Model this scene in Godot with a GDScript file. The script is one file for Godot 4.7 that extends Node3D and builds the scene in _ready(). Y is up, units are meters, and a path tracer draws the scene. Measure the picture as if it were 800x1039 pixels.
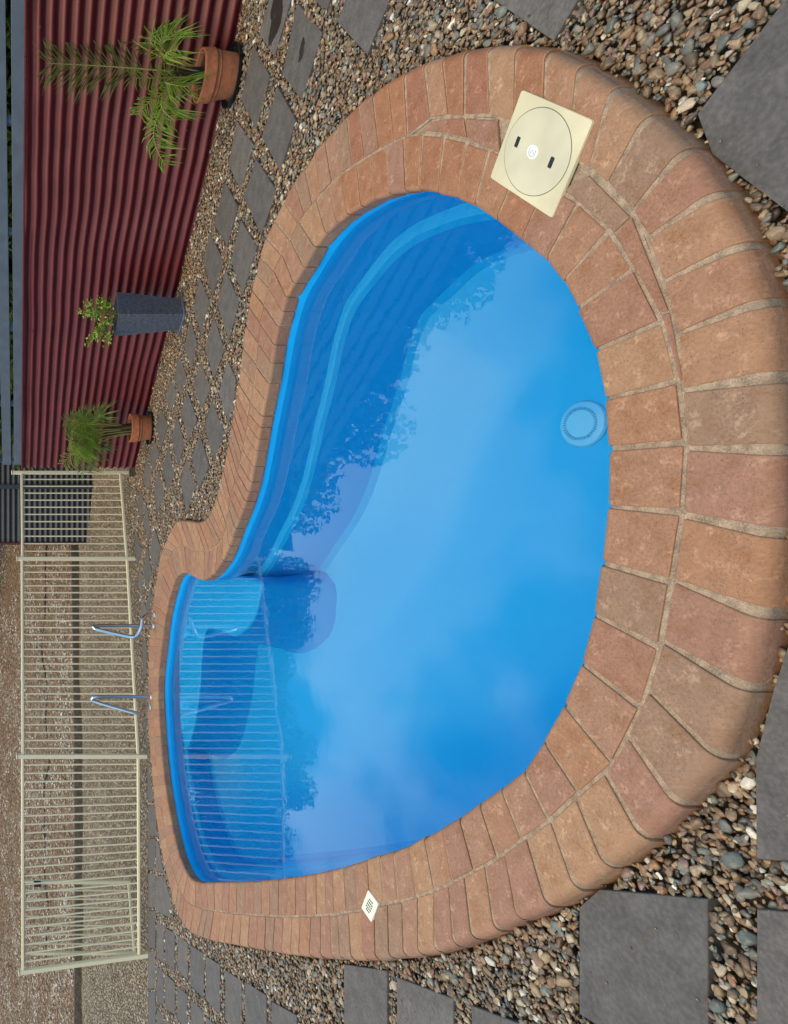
extends Node3D
# Plan coordinates are metres, (x, z) pairs. y = 0 is the top of the brick coping.

# inner course of the coping: pool edge (x, z), back edge (x, z), bricks to the next station
var INNER = [0.349, -1.373, 0.372, -1.228, 1, 0.242, -1.35, 0.248, -1.198, 1, 0.135, -1.342, 0.131, -1.184, 1, 0.012, -1.344, -0.002, -1.19, 1, -0.108, -1.359, -0.134, -1.209, 1, -0.219, -1.378, -0.264, -1.23, 1, -0.331, -1.407, -0.395, -1.268, 1, -0.436, -1.45, -0.531, -1.327, 1, -0.544, -1.506, -0.628, -1.408, 1, -0.637, -1.564, -0.728, -1.488, 1, -0.712, -1.639, -0.814, -1.567, 1, -0.787, -1.713, -0.902, -1.647, 1, -0.862, -1.788, -0.984, -1.73, 1, -0.931, -1.863, -1.064, -1.815, 1, -0.999, -1.944, -1.138, -1.896, 1, -1.064, -2.021, -1.207, -1.981, 1, -1.128, -2.105, -1.28, -2.074, 1, -1.185, -2.183, -1.34, -2.157, 1, -1.242, -2.26, -1.404, -2.241, 1, -1.306, -2.347, -1.467, -2.322, 1, -1.361, -2.424, -1.522, -2.402, 1, -1.421, -2.509, -1.589, -2.492, 4, -1.639, -2.837, -1.818, -2.837, 5, -1.953, -3.34, -2.134, -3.34, 4, -2.259, -3.854, -2.442, -3.854, 3, -2.537, -4.324, -2.676, -4.255, 2, -2.646, -4.545, -2.856, -4.598, 2, -2.684, -4.748, -2.918, -4.908, 3, -2.654, -4.96, -2.829, -5.195, 4, -2.502, -5.202, -2.632, -5.442, 4, -2.25, -5.424, -2.355, -5.634, 5, -1.895, -5.575, -1.979, -5.797, 5, -1.536, -5.634, -1.589, -5.827, 5, -1.172, -5.495, -1.216, -5.743, 5, -0.871, -5.348, -0.844, -5.594, 4, -0.593, -5.096, -0.466, -5.369, 2, -0.504, -4.944, -0.351, -5.161, 1, -0.462, -4.805, -0.285, -4.938, 2, -0.457, -4.624, -0.258, -4.734, 2, -0.467, -4.444, -0.271, -4.444, 2, -0.462, -4.255, -0.26, -4.211, 2, -0.416, -4.082, -0.229, -4.02, 2, -0.34, -3.922, -0.179, -3.883, 2, -0.252, -3.791, -0.11, -3.8, 3, -0.094, -3.63, 0.02, -3.738, 2, 0.014, -3.509, 0.134, -3.661, 3, 0.162, -3.39, 0.275, -3.556, 2, 0.323, -3.31, 0.43, -3.463, 3, 0.492, -3.232, 0.591, -3.39, 2, 0.646, -3.145, 0.767, -3.306, 2, 0.815, -3.077, 0.973, -3.252, 1, 0.893, -3.03, 1.048, -3.2, 1, 0.949, -2.985, 1.117, -3.143, 1, 1, -2.941, 1.18, -3.077, 1, 1.038, -2.857, 1.22, -2.985, 1, 1.071, -2.759, 1.257, -2.899, 1, 1.119, -2.658, 1.292, -2.807, 1, 1.132, -2.564, 1.31, -2.64, 1, 1.136, -2.477, 1.312, -2.54, 1, 1.13, -2.398, 1.309, -2.446, 1, 1.113, -2.301, 1.285, -2.326, 1, 1.098, -2.216, 1.266, -2.235, 1, 1.069, -2.128, 1.242, -2.139, 1, 1.032, -2.036, 1.216, -2.046, 1, 1.002, -1.97, 1.169, -1.951, 1, 0.949, -1.882, 1.104, -1.852, 1, 0.889, -1.795, 1.033, -1.76, 1, 0.838, -1.733, 0.964, -1.674, 1, 0.761, -1.653, 0.86, -1.575, 1, 0.675, -1.573, 0.774, -1.49, 1, 0.593, -1.498, 0.694, -1.411, 1, 0.528, -1.454, 0.598, -1.337, 1, 0.456, -1.418, 0.494, -1.283, 1]
# outer course of the coping: front edge, outer edge, bricks to the next station
var OUTER = [0.339, -1.198, 0.356, -1.065, 1, 0.2276, -1.1936, 0.226, -1.05, 1, 0.1199, -1.1825, 0.102, -1.044, 1, -0.0062, -1.1886, -0.034, -1.047, 1, -0.1297, -1.2064, -0.173, -1.062, 1, -0.2497, -1.2257, -0.305, -1.087, 1, -0.3523, -1.2536, -0.441, -1.127, 1, -0.4571, -1.2929, -0.556, -1.197, 1, -0.5552, -1.3447, -0.656, -1.263, 1, -0.6393, -1.4146, -0.756, -1.34, 1, -0.7232, -1.4818, -0.847, -1.413, 1, -0.8012, -1.5527, -0.936, -1.492, 1, -0.8762, -1.6213, -1.024, -1.58, 1, -0.9476, -1.6907, -1.1, -1.654, 1, -1.0211, -1.7669, -1.178, -1.736, 1, -1.0828, -1.8332, -1.247, -1.809, 1, -1.1428, -1.8994, -1.324, -1.894, 1, -1.2028, -1.9734, -1.386, -1.97, 1, -1.2674, -2.0553, -1.446, -2.046, 1, -1.3241, -2.1321, -1.505, -2.122, 1, -1.3874, -2.2164, -1.567, -2.204, 1, -1.4504, -2.2978, -1.621, -2.28, 1, -1.5141, -2.3874, -1.681, -2.366, 1, -1.5753, -2.4707, -1.738, -2.448, 4, -1.7896, -2.7914, -1.98, -2.807, 5, -2.1006, -3.2839, -2.293, -3.306, 5, -2.4535, -3.871, -2.688, -3.941, 3, -2.6806, -4.2612, -2.957, -4.396, 2, -2.8641, -4.6297, -3.108, -4.723, 3, -2.9184, -4.9133, -3.145, -5, 3, -2.8305, -5.1963, -3.024, -5.369, 4, -2.6338, -5.4427, -2.766, -5.702, 4, -2.3579, -5.6344, -2.453, -5.869, 5, -1.9796, -5.7989, -2.053, -6.042, 5, -1.5922, -5.8287, -1.649, -6.047, 5, -1.2247, -5.7468, -1.274, -6.02, 5, -0.8472, -5.5972, -0.854, -5.848, 4, -0.4724, -5.3744, -0.552, -5.654, 2, -0.3641, -5.1865, -0.375, -5.517, 2, -0.2885, -4.953, -0.228, -5.298, 2, -0.2569, -4.7357, -0.078, -5, 2, -0.2697, -4.4452, -0.062, -4.706, 2, -0.2586, -4.2114, -0.069, -4.444, 2, -0.2299, -4.0345, -0.061, -4.278, 2, -0.1825, -3.8972, -0.021, -4.149, 2, -0.1137, -3.8075, 0.06, -4.02, 3, 0.021, -3.7395, 0.211, -3.885, 2, 0.1339, -3.6634, 0.324, -3.81, 3, 0.2738, -3.5593, 0.462, -3.721, 3, 0.4325, -3.4638, 0.634, -3.636, 2, 0.5925, -3.3915, 0.74, -3.587, 2, 0.773, -3.3063, 0.931, -3.516, 2, 0.9746, -3.2533, 1.122, -3.426, 1, 1.0493, -3.2015, 1.195, -3.376, 1, 1.1178, -3.1449, 1.263, -3.32, 1, 1.18, -3.0799, 1.332, -3.272, 1, 1.2187, -2.9925, 1.392, -3.187, 1, 1.2562, -2.9056, 1.43, -3.077, 1, 1.2892, -2.8198, 1.471, -2.974, 1, 1.2994, -2.7564, 1.511, -2.857, 1, 1.3074, -2.6819, 1.51, -2.749, 1, 1.3126, -2.6057, 1.526, -2.658, 1, 1.3131, -2.5137, 1.525, -2.572, 1, 1.3102, -2.4427, 1.521, -2.481, 1, 1.2948, -2.3653, 1.517, -2.4, 1, 1.2771, -2.2791, 1.508, -2.317, 1, 1.2562, -2.1883, 1.482, -2.224, 1, 1.2329, -2.0996, 1.46, -2.131, 1, 1.208, -2.026, 1.429, -2.04, 1, 1.195, -1.914, 1.389, -1.943, 1, 1.151, -1.831, 1.345, -1.86, 1, 1.112, -1.77, 1.296, -1.765, 1, 1.053, -1.674, 1.239, -1.676, 1, 0.982, -1.594, 1.17, -1.584, 1, 0.895, -1.509, 1.094, -1.494, 1, 0.818, -1.436, 0.998, -1.408, 1, 0.752, -1.384, 0.894, -1.329, 1, 0.697, -1.342, 0.789, -1.255, 1, 0.611, -1.287, 0.683, -1.187, 1, 0.547, -1.256, 0.573, -1.133, 1, 0.447, -1.225, 0.464, -1.092, 1]
# cut bricks that fill the wedge between the two courses
var INFILL = [1.177, -1.951, 1.184, -1.909, 1, 1.11, -1.852, 1.146, -1.831, 1, 1.037, -1.758, 1.106, -1.77, 1, 0.929, -1.639, 1.026, -1.649, 0, 0.742, -1.449, 0.742, -1.382, 1, 0.583, -1.325, 0.604, -1.286, 1, 0.388, -1.231, 0.385, -1.21, 1, 0.241, -1.19, 0.248, -1.189, 0]
# outlines of the concrete pavers
var PAVERS = [
	[2.356, -2.917, 2.038, -2.681, 1.877, -2.877, 2.135, -3.081],
	[2.11, -3.13, 1.817, -2.922, 1.67, -3.096, 1.981, -3.332],
	[1.914, -3.417, 1.601, -3.144, 1.466, -3.344, 1.799, -3.599],
	[1.693, -3.655, 1.435, -3.412, 1.249, -3.629, 1.522, -3.822],
	[1.51, -3.92, 1.227, -3.679, 1.051, -3.851, 1.344, -4.087],
	[1.296, -4.157, 1.017, -3.95, 0.878, -4.149, 1.112, -4.341],
	[2.297, -3.712, 2.02, -3.462, 1.862, -3.655, 2.137, -3.88],
	[2.061, -3.931, 1.796, -3.702, 1.638, -3.882, 1.888, -4.153],
	[1.664, -4.477, 1.417, -4.247, 1.24, -4.422, 1.489, -4.638],
	[2.556, -3.454, 2.234, -3.231, 2.068, -3.416, 2.386, -3.643],
	[2.294, -3.18, 2.556, -3.37, 2.671, -3.139, 2.439, -2.959],
	[1.879, -4.234, 1.571, -3.956, 1.434, -4.18, 1.749, -4.38],
	[0.93, -3.876, 0.791, -3.736, 0.673, -3.761, 0.546, -3.858, 0.762, -4.047],
	[0.745, -4.202, 0.492, -3.939, 0.338, -4.163, 0.592, -4.357],
	[0.547, -4.463, 0.31, -4.247, 0.158, -4.502, 0.404, -4.664],
	[0.419, -4.828, 0.172, -4.599, -0.017, -4.828, 0.243, -5.013],
	[1.051, -4.439, 0.828, -4.223, 0.721, -4.417, 0.931, -4.638],
	[0.922, -4.8, 0.668, -4.546, 0.533, -4.775, 0.785, -4.976],
	[0.767, -5.084, 0.529, -4.874, 0.371, -5.084, 0.631, -5.282],
	[0.587, -5.403, 0.296, -5.196, 0.192, -5.468, 0.395, -5.616],
	[0.383, -5.773, 0.162, -5.541, -0.005, -5.839, 0.225, -5.987],
	[1.422, -4.691, 1.208, -4.536, 1.062, -4.672, 1.282, -4.9],
	[1.269, -5.046, 1.03, -4.828, 0.912, -5.004, 1.111, -5.209],
	[1.136, -5.344, 0.96, -5.096, 0.851, -5.344, 0.989, -5.504],
	[0.925, -5.663, 0.749, -5.403, 0.571, -5.663, 0.785, -5.876],
	[0.678, -5.948, 0.533, -5.733, 0.388, -5.987, 0.536, -6.184],
	[0.567, -6.307, 0.36, -6.071, 0.184, -6.307, 0.351, -6.506],
	[-0.148, -5.94, -0.325, -5.694, -0.557, -5.897, -0.39, -6.161],
	[0.104, -6.326, -0.158, -6.116, -0.308, -6.255, -0.115, -6.41],
	[0.254, -6.631, 0.075, -6.44, -0.109, -6.631, 0.08, -6.795],
	[-0.382, -6.255, -0.601, -6.062, -0.779, -6.302, -0.582, -6.475],
	[-0.219, -6.834, -0.415, -6.552, -0.569, -6.812, -0.375, -6.961],
	[-0.726, -6.116, -0.822, -6.08, -1.031, -6.255, -0.94, -6.365],
	[-0.584, -6.68, -0.7, -6.45, -0.893, -6.605, -0.758, -6.784],
	[-0.877, -6.491, -0.99, -6.302, -1.192, -6.491, -1.061, -6.626],
	[0.758, -1.202, 0.866, -1.063, 0.635, -0.969, 0.398, -0.981, 0.501, -1.056, 0.666, -1.176],
	[1.136, -1.523, 1.413, -1.731, 1.485, -1.613, 1.207, -1.419],
	[1.977, -2.548, 1.687, -2.329, 1.795, -2.161, 2.093, -2.372],
	[2.098, -2.638, 2.301, -2.808, 2.435, -2.689, 2.168, -2.525],
	[-1.341, -6.526, -1.306, -6.307, -1.664, -6.322, -1.724, -6.47],
	[-1.751, -6.46, -1.704, -6.322, -2.068, -6.317, -2.115, -6.4],
	[-2.142, -6.39, -2.106, -6.312, -2.458, -6.255, -2.486, -6.302],
	[-2.512, -6.293, -2.483, -6.245, -2.736, -5.965, -2.878, -6.255],
	[-2.903, -6.245, -2.765, -5.948, -2.988, -5.822, -3.205, -6.245],
	[-3.232, -6.24, -3.065, -5.918, -3.361, -5.918, -3.544, -6.24],
	[-3.571, -6.236, -3.389, -5.918, -3.713, -5.918, -3.912, -6.236],
	[-3.06, -5.872, -3.017, -5.79, -3.186, -5.578, -3.344, -5.872],
	[-3.381, -5.872, -3.208, -5.556, -3.279, -5.32, -3.429, -5.32, -3.711, -5.872],
	[-3.938, -6.231, -3.738, -5.914, -4.089, -5.914, -4.308, -6.231],
	[-4.337, -6.231, -4.117, -5.914, -4.468, -5.914, -4.707, -6.231],
	[-4.736, -6.231, -4.496, -5.914, -4.995, -5.914, -5.262, -6.231],
	[-3.801, -5.855, -3.656, -5.578, -3.988, -5.578, -4.14, -5.855],
	[-3.625, -5.504, -3.458, -5.176, -3.757, -5.176, -3.922, -5.504],
	[-3.418, -5.096, -3.274, -4.8, -3.566, -4.8, -3.699, -5.096],
	[-3.225, -4.699, -3.058, -4.368, -3.365, -4.368, -3.532, -4.699],
	[-3.039, -4.318, -2.88, -4.014, -3.201, -4.014, -3.343, -4.318],
	[-2.852, -3.931, -2.702, -3.637, -3.026, -3.637, -3.167, -3.931],
	[-2.664, -3.579, -2.506, -3.27, -2.812, -3.27, -3, -3.579],
	[-2.481, -3.198, -2.325, -2.915, -2.599, -2.915, -2.775, -3.198],
	[-4.213, -5.855, -4.066, -5.578, -4.371, -5.578, -4.533, -5.855],
	[-4.029, -5.504, -3.862, -5.176, -4.129, -5.176, -4.33, -5.504],
	[-3.826, -5.096, -3.671, -4.8, -3.949, -4.8, -4.097, -5.096],
	[-3.631, -4.699, -3.464, -4.368, -3.744, -4.368, -3.895, -4.699],
	[-3.451, -4.318, -3.296, -4.014, -3.578, -4.014, -3.734, -4.318],
	[-4.606, -5.855, -4.45, -5.578, -4.746, -5.578, -4.927, -5.855],
	[-4.416, -5.504, -4.226, -5.176, -4.493, -5.176, -4.717, -5.504],
	[-1.786, -2.493, -1.601, -2.202, -1.894, -2.202, -2.106, -2.494],
	[-1.583, -2.147, -1.442, -1.87, -1.638, -1.87, -1.864, -2.147],
	[-1.405, -1.797, -1.311, -1.613, -1.437, -1.613, -1.589, -1.799],
	[-0.908, -1.451, -0.837, -1.401, -0.723, -1.18, -1.014, -1.179, -1.125, -1.327, -1.155, -1.451],
	[-0.692, -1.101, -0.622, -0.969, -0.834, -0.969, -0.93, -1.101],
	[-0.608, -1.104, -0.432, -1.104, -0.304, -1.076, -0.215, -1.056, -0.18, -0.958, -0.539, -0.958]
]

const WATER_Y := -0.10
const GROUND_Y := -0.075
const PAVER_Y := -0.04

var rng := RandomNumberGenerator.new()
var mats := {}
var pool_edge := PackedVector2Array()
var coping_mid := PackedVector2Array()
var coping_out := PackedVector2Array()

# ---------------------------------------------------------------- mesh building
class MB:
	var v := PackedVector3Array()
	var n := PackedVector3Array()
	var c := PackedColorArray()
	var tint := Color(1, 1, 1)
	var use_tint := false
	func tri(a: Vector3, b: Vector3, d: Vector3, na: Vector3, nb: Vector3, nd: Vector3) -> void:
		var g := (d - a).cross(b - a)
		if g.dot(na + nb + nd) < 0.0:
			v.append(a); v.append(d); v.append(b)
			n.append(na); n.append(nd); n.append(nb)
		else:
			v.append(a); v.append(b); v.append(d)
			n.append(na); n.append(nb); n.append(nd)
		if use_tint:
			c.append(tint); c.append(tint); c.append(tint)
	func quad(a: Vector3, b: Vector3, d: Vector3, e: Vector3, na: Vector3, nb: Vector3, nd: Vector3, ne: Vector3) -> void:
		tri(a, b, d, na, nb, nd)
		tri(a, d, e, na, nd, ne)
	func flat(a: Vector3, b: Vector3, d: Vector3, e: Vector3, out: Vector3) -> void:
		var g := (d - a).cross(b - e)
		if g.length_squared() < 1e-16:
			return
		g = g.normalized()
		if g.dot(out) < 0.0:
			g = -g
		quad(a, b, d, e, g, g, g, g)
	func box(t: Transform3D, s: Vector3, ch := 0.0) -> void:
		# a box with chamfered edges, centred on t
		var h := s * 0.5
		var ax := [Vector3.RIGHT, Vector3.UP, Vector3.BACK]
		for k in 3:
			for sg in [-1.0, 1.0]:
				var w: Vector3 = ax[k] * sg
				var p: Vector3 = ax[(k + 1) % 3]
				var q: Vector3 = ax[(k + 2) % 3]
				var hp: float = h[(k + 1) % 3] - ch
				var hq: float = h[(k + 2) % 3] - ch
				var o: Vector3 = w * h[k]
				var nn: Vector3 = (t.basis * w).normalized()
				quad(t * (o + p * hp + q * hq), t * (o - p * hp + q * hq), t * (o - p * hp - q * hq), t * (o + p * hp - q * hq), nn, nn, nn, nn)
				if ch > 0.0:
					var o2: Vector3 = w * (h[k] - ch)
					for s2 in [-1.0, 1.0]:
						var n2: Vector3 = (t.basis * (w + p * s2)).normalized()
						var e1: Vector3 = o + p * hp * s2
						var e2: Vector3 = o2 + p * (hp + ch) * s2
						var m2: Vector3 = (t.basis * (p * s2)).normalized()
						quad(t * (e1 + q * hq), t * (e2 + q * hq), t * (e2 - q * hq), t * (e1 - q * hq), nn.lerp(n2, 0.6).normalized(), m2.lerp(n2, 0.6).normalized(), m2.lerp(n2, 0.6).normalized(), nn.lerp(n2, 0.6).normalized())
	func tube(path: Array, r: float, sides := 10, r_end := -1.0, caps := true) -> void:
		var last := path.size() - 1
		var ref := Vector3(0.31, 0.2, 0.93).normalized()
		var rings := []
		var norms := []
		for k in path.size():
			var dir: Vector3 = (path[mini(k + 1, last)] - path[maxi(k - 1, 0)]).normalized()
			var a := ref - dir * ref.dot(dir)
			if a.length() < 0.05:
				a = Vector3.UP - dir * dir.y
			a = a.normalized()
			ref = a
			var b := dir.cross(a)
			var rr: float = r if r_end < 0.0 else lerpf(r, r_end, float(k) / last)
			var ring := []
			var nr := []
			for s in sides:
				var an := TAU * s / sides
				var d := a * cos(an) + b * sin(an)
				ring.append(path[k] + d * rr)
				nr.append(d)
			rings.append(ring)
			norms.append(nr)
		for k in last:
			for s in sides:
				var s2 := (s + 1) % sides
				quad(rings[k][s], rings[k][s2], rings[k + 1][s2], rings[k + 1][s], norms[k][s], norms[k][s2], norms[k + 1][s2], norms[k + 1][s])
		if caps:
			for e in [0, last]:
				var out: Vector3 = (path[e] - path[1 if e == 0 else last - 1]).normalized()
				for s in sides:
					tri(path[e], rings[e][s], rings[e][(s + 1) % sides], out, out, out)
	func lathe(prof: Array, at: Vector3, sides := 32, smooth := true) -> void:
		# prof: Vector2(radius, y) from bottom to top, outward on the right of the direction of travel
		for k in prof.size() - 1:
			var p: Vector2 = prof[k]
			var q: Vector2 = prof[k + 1]
			if p.distance_to(q) < 1e-6:
				continue
			var t := (q - p).normalized()
			var nr := Vector2(t.y, -t.x)
			for s in sides:
				var a0 := TAU * s / sides
				var a1 := TAU * (s + 1) / sides
				var d0 := Vector3(cos(a0), 0, sin(a0))
				var d1 := Vector3(cos(a1), 0, sin(a1))
				var n0 := d0 * nr.x + Vector3.UP * nr.y
				var n1 := d1 * nr.x + Vector3.UP * nr.y
				quad(at + d0 * p.x + Vector3.UP * p.y, at + d1 * p.x + Vector3.UP * p.y, at + d1 * q.x + Vector3.UP * q.y, at + d0 * q.x + Vector3.UP * q.y, n0, n1, n1, n0)
	func mesh() -> ArrayMesh:
		var a := []
		a.resize(Mesh.ARRAY_MAX)
		a[Mesh.ARRAY_VERTEX] = v
		a[Mesh.ARRAY_NORMAL] = n
		if use_tint:
			a[Mesh.ARRAY_COLOR] = c
		var m := ArrayMesh.new()
		m.add_surface_from_arrays(Mesh.PRIMITIVE_TRIANGLES, a)
		return m

func obj(called: String, m: Mesh, mat: Material, parent: Node = self) -> MeshInstance3D:
	var o := MeshInstance3D.new()
	o.name = called
	o.mesh = m
	o.material_override = mat
	parent.add_child(o, true)
	return o

func tag(o: Node, label: String, category: String, group := "") -> Node:
	o.set_meta("label", label)
	o.set_meta("category", category)
	if group:
		o.set_meta("group", group)
	return o

func base(called: String, at := Vector3.ZERO, turn := 0.0) -> Node3D:
	var o := Node3D.new()
	o.name = called
	add_child(o, true)
	o.position = at
	o.rotation.y = turn
	return o

func structure(o: Node) -> Node:
	o.set_meta("kind", "structure")
	return o

# ---------------------------------------------------------------- materials
func lin(r: float, g: float, b: float) -> Color:
	return Color(r, g, b).linear_to_srgb()

func noise(seed_: int, freq: float, oct := 4, type := FastNoiseLite.TYPE_SIMPLEX_SMOOTH) -> FastNoiseLite:
	var f := FastNoiseLite.new()
	f.seed = seed_
	f.noise_type = type
	f.frequency = freq
	f.fractal_octaves = oct
	return f

func seamless(seed_: int, freq: float, oct := 4, size := 512, type := FastNoiseLite.TYPE_SIMPLEX_SMOOTH) -> PackedByteArray:
	var im := noise(seed_, freq, oct, type).get_seamless_image(size, size)
	im.convert(Image.FORMAT_L8)
	return im.get_data()

func tex_from(size: int, fn: Callable) -> ImageTexture:
	var d := PackedByteArray()
	d.resize(size * size * 3)
	for k in size * size:
		var c: Color = fn.call(k)
		d[k * 3] = clampi(int(c.r * 255.0), 0, 255)
		d[k * 3 + 1] = clampi(int(c.g * 255.0), 0, 255)
		d[k * 3 + 2] = clampi(int(c.b * 255.0), 0, 255)
	return ImageTexture.create_from_image(Image.create_from_data(size, size, false, Image.FORMAT_RGB8, d))

func mat(color: Color, rough := 0.8, albedo: Texture2D = null, height: Texture2D = null, relief := 0.1, metres := 0.5, world := true) -> StandardMaterial3D:
	var m := StandardMaterial3D.new()
	m.albedo_color = color
	m.roughness = rough
	if albedo or height:
		m.uv1_triplanar = true
		m.uv1_world_triplanar = world
		m.uv1_scale = Vector3.ONE / metres
	if albedo:
		m.albedo_texture = albedo
	if height:
		m.heightmap_enabled = true
		m.heightmap_texture = height
		m.heightmap_scale = relief
	return m

func make_materials() -> void:
	var size := 512
	var a := seamless(11, 0.012, 4)      # broad mottling
	var b := seamless(12, 0.09, 3)       # grain
	var g := seamless(13, 0.22, 2)       # pits and speckle
	var e := seamless(14, 0.02, 5)       # blooms
	var f := seamless(15, 0.45, 1)       # sand
	var brick := tex_from(size, func(k: int) -> Color:
		var t := 0.82 + 0.10 * (a[k] / 255.0 - 0.5) + 0.14 * (b[k] / 255.0 - 0.5) + 0.14 * (f[k] / 255.0 - 0.5)
		if g[k] > 188:
			t -= 0.22 * clampf((g[k] - 188) / 20.0, 0, 1)
		var w := clampf((e[k] / 255.0 - 0.62) * 4.0, 0, 1) * clampf(b[k] / 255.0 * 1.8 - 0.3, 0, 1) * 0.6
		var s := clampf((0.40 - a[k] / 255.0) * 3.0, 0, 1) * 0.12
		return Color(t + w * 0.25, t - s * 0.4 + w * 0.34, t - s + w * 0.42))
	var brick_h := tex_from(size, func(k: int) -> Color:
		var t := 0.6 + 0.30 * (b[k] / 255.0 - 0.5) + 0.15 * (a[k] / 255.0 - 0.5) + 0.22 * (f[k] / 255.0 - 0.5)
		if g[k] > 190:
			t -= 0.5 * clampf((g[k] - 190) / 25.0, 0, 1)
		return Color(t, t, t))
	var tones := [[0.443, 0.218, 0.126], [0.464, 0.236, 0.135], [0.415, 0.197, 0.122], [0.478, 0.255, 0.145], [0.401, 0.196, 0.126], [0.436, 0.222, 0.138], [0.38, 0.215, 0.135], [0.485, 0.26, 0.145], [0.415, 0.204, 0.133], [0.457, 0.22, 0.119], [0.44, 0.185, 0.09], [0.46, 0.2, 0.098], [0.43, 0.18, 0.1]]
	for k in tones.size():
		mats["brick%d" % k] = mat(lin(tones[k][0], tones[k][1], tones[k][2]), 0.78 if k < 10 else 0.5, brick, brick_h, 0.11, 0.47)
	var mort := tex_from(512, func(k: int) -> Color:
		var t := 0.80 + 0.3 * (a[k] / 255.0 - 0.5) + 0.3 * (b[k] / 255.0 - 0.5) + 0.35 * (f[k] / 255.0 - 0.5)
		return Color(t, t, t * 0.98))
	mats.mortar = mat(lin(0.47, 0.335, 0.25), 0.95, mort, mort, 0.12, 0.23)
	var pave := tex_from(size, func(k: int) -> Color:
		var t := 0.80 + 0.16 * (a[k] / 255.0 - 0.5) + 0.22 * (b[k] / 255.0 - 0.5) + 0.10 * (e[k] / 255.0 - 0.5)
		if g[k] > 214:
			t += 0.18
		return Color(t, t * 0.99, t * 0.985))
	mats.paver = mat(lin(0.150, 0.134, 0.132), 0.85, pave, pave, 0.12, 0.6)
	mats.paver2 = mat(lin(0.168, 0.152, 0.150), 0.88, pave, pave, 0.12, 0.83)
	mats.paver3 = mat(lin(0.135, 0.122, 0.121), 0.82, pave, pave, 0.12, 0.71)
	mats.wet = mat(lin(0.035, 0.03, 0.03), 0.45, pave, pave, 0.06, 0.6)
	var soil := tex_from(size, func(k: int) -> Color:
		var t := 0.55 + 0.5 * (b[k] / 255.0 - 0.5) + 0.5 * (g[k] / 255.0 - 0.5) + 0.3 * (a[k] / 255.0 - 0.5)
		return Color(t, t * 0.94, t * 0.86))
	mats.dirt = mat(lin(0.14, 0.105, 0.075), 0.95, soil, soil, 0.8, 0.55)
	mats.bank = mat(lin(0.52, 0.41, 0.31), 0.95, soil, soil, 0.8, 0.9)
	mats.stone = mat(Color(1, 1, 1), 0.42, pave, pave, 0.15, 0.21)
	mats.stone.vertex_color_use_as_albedo = true
	mats.chip = mat(Color(1, 1, 1), 0.9)
	mats.chip.vertex_color_use_as_albedo = true
	var red := tex_from(size, func(k: int) -> Color:
		var t := 0.86 + 0.14 * (a[k] / 255.0 - 0.5) + 0.10 * (e[k] / 255.0 - 0.5)
		return Color(t, t, t))
	mats.red = mat(lin(0.165, 0.012, 0.016), 0.5, red, null, 0.0, 1.3)
	mats.red.metallic_specular = 0.5
	mats.slat = mat(lin(0.125, 0.15, 0.19), 0.5, red, null, 0.0, 0.9)
	mats.shed = mat(lin(0.05, 0.058, 0.072), 0.5, red, null, 0.0, 0.9)
	mats.beige = mat(lin(0.74, 0.63, 0.43), 0.45)
	mats.black = mat(lin(0.012, 0.012, 0.014), 0.5)
	mats.screw = mat(lin(0.12, 0.02, 0.025), 0.5)
	mats.steel = mat(lin(0.55, 0.56, 0.58), 0.2)
	mats.steel.metallic = 1.0
	mats.plastic = mat(lin(0.80, 0.70, 0.47), 0.42, red, null, 0.0, 2.5)
	mats.lid = mat(lin(0.75, 0.68, 0.49), 0.4, red, null, 0.0, 2.5)
	mats.grime = mat(lin(0.10, 0.085, 0.06), 0.8)
	mats.cream = mat(lin(0.74, 0.70, 0.58), 0.45)
	mats.white = mat(lin(0.78, 0.78, 0.76), 0.35)
	mats.pale_grey = mat(lin(0.30, 0.32, 0.33), 0.5)
	mats.shell = mat(lin(0.0, 0.41, 0.84), 0.5)
	mats.shell_light = mat(lin(0.0, 0.30, 0.86), 0.5)
	mats.drain = mat(lin(0.16, 0.58, 0.88), 0.5)
	mats.drain_slot = mat(lin(0.05, 0.38, 0.72), 0.6)
	var rip := tex_from(size, func(k: int) -> Color:
		var t := 0.5 + 0.6 * (a[k] / 255.0 - 0.5) + 0.25 * (e[k] / 255.0 - 0.5)
		return Color(t, t, t))
	var w := mat(Color(0.93, 0.985, 1.0, 0.0), 0.0, null, rip, 0.034, 1.5)
	w.transparency = BaseMaterial3D.TRANSPARENCY_ALPHA
	w.refraction_enabled = true
	w.refraction_scale = 0.033
	mats.water = w
	var terra := tex_from(size, func(k: int) -> Color:
		var t := 0.82 + 0.22 * (a[k] / 255.0 - 0.5) + 0.12 * (b[k] / 255.0 - 0.5) + 0.15 * (e[k] / 255.0 - 0.5)
		return Color(t, t, t * 1.02))
	mats.terracotta = mat(lin(0.56, 0.17, 0.065), 0.8, terra, terra, 0.05, 0.35)
	var glaze := tex_from(size, func(k: int) -> Color:
		var t := 0.55 + 0.3 * (e[k] / 255.0 - 0.5)
		if b[k] > 165:
			t += 0.35 * clampf((b[k] - 165) / 40.0, 0, 1)
		return Color(t, t, t * 1.05))
	mats.glaze = mat(lin(0.27, 0.31, 0.37), 0.4, glaze, glaze, 0.1, 0.33)
	mats.leaf_palm = leaf_mat(lin(0.17, 0.28, 0.03))
	mats.leaf_dull = leaf_mat(lin(0.11, 0.14, 0.035))
	mats.leaf_bright = leaf_mat(lin(0.19, 0.32, 0.035))
	mats.leaf_tree = leaf_mat(lin(0.04, 0.07, 0.02))
	mats.stem = mat(lin(0.24, 0.19, 0.05), 0.7)
	mats.trunk = mat(lin(0.07, 0.05, 0.035), 0.9, soil, soil, 0.6, 0.4)
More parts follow.
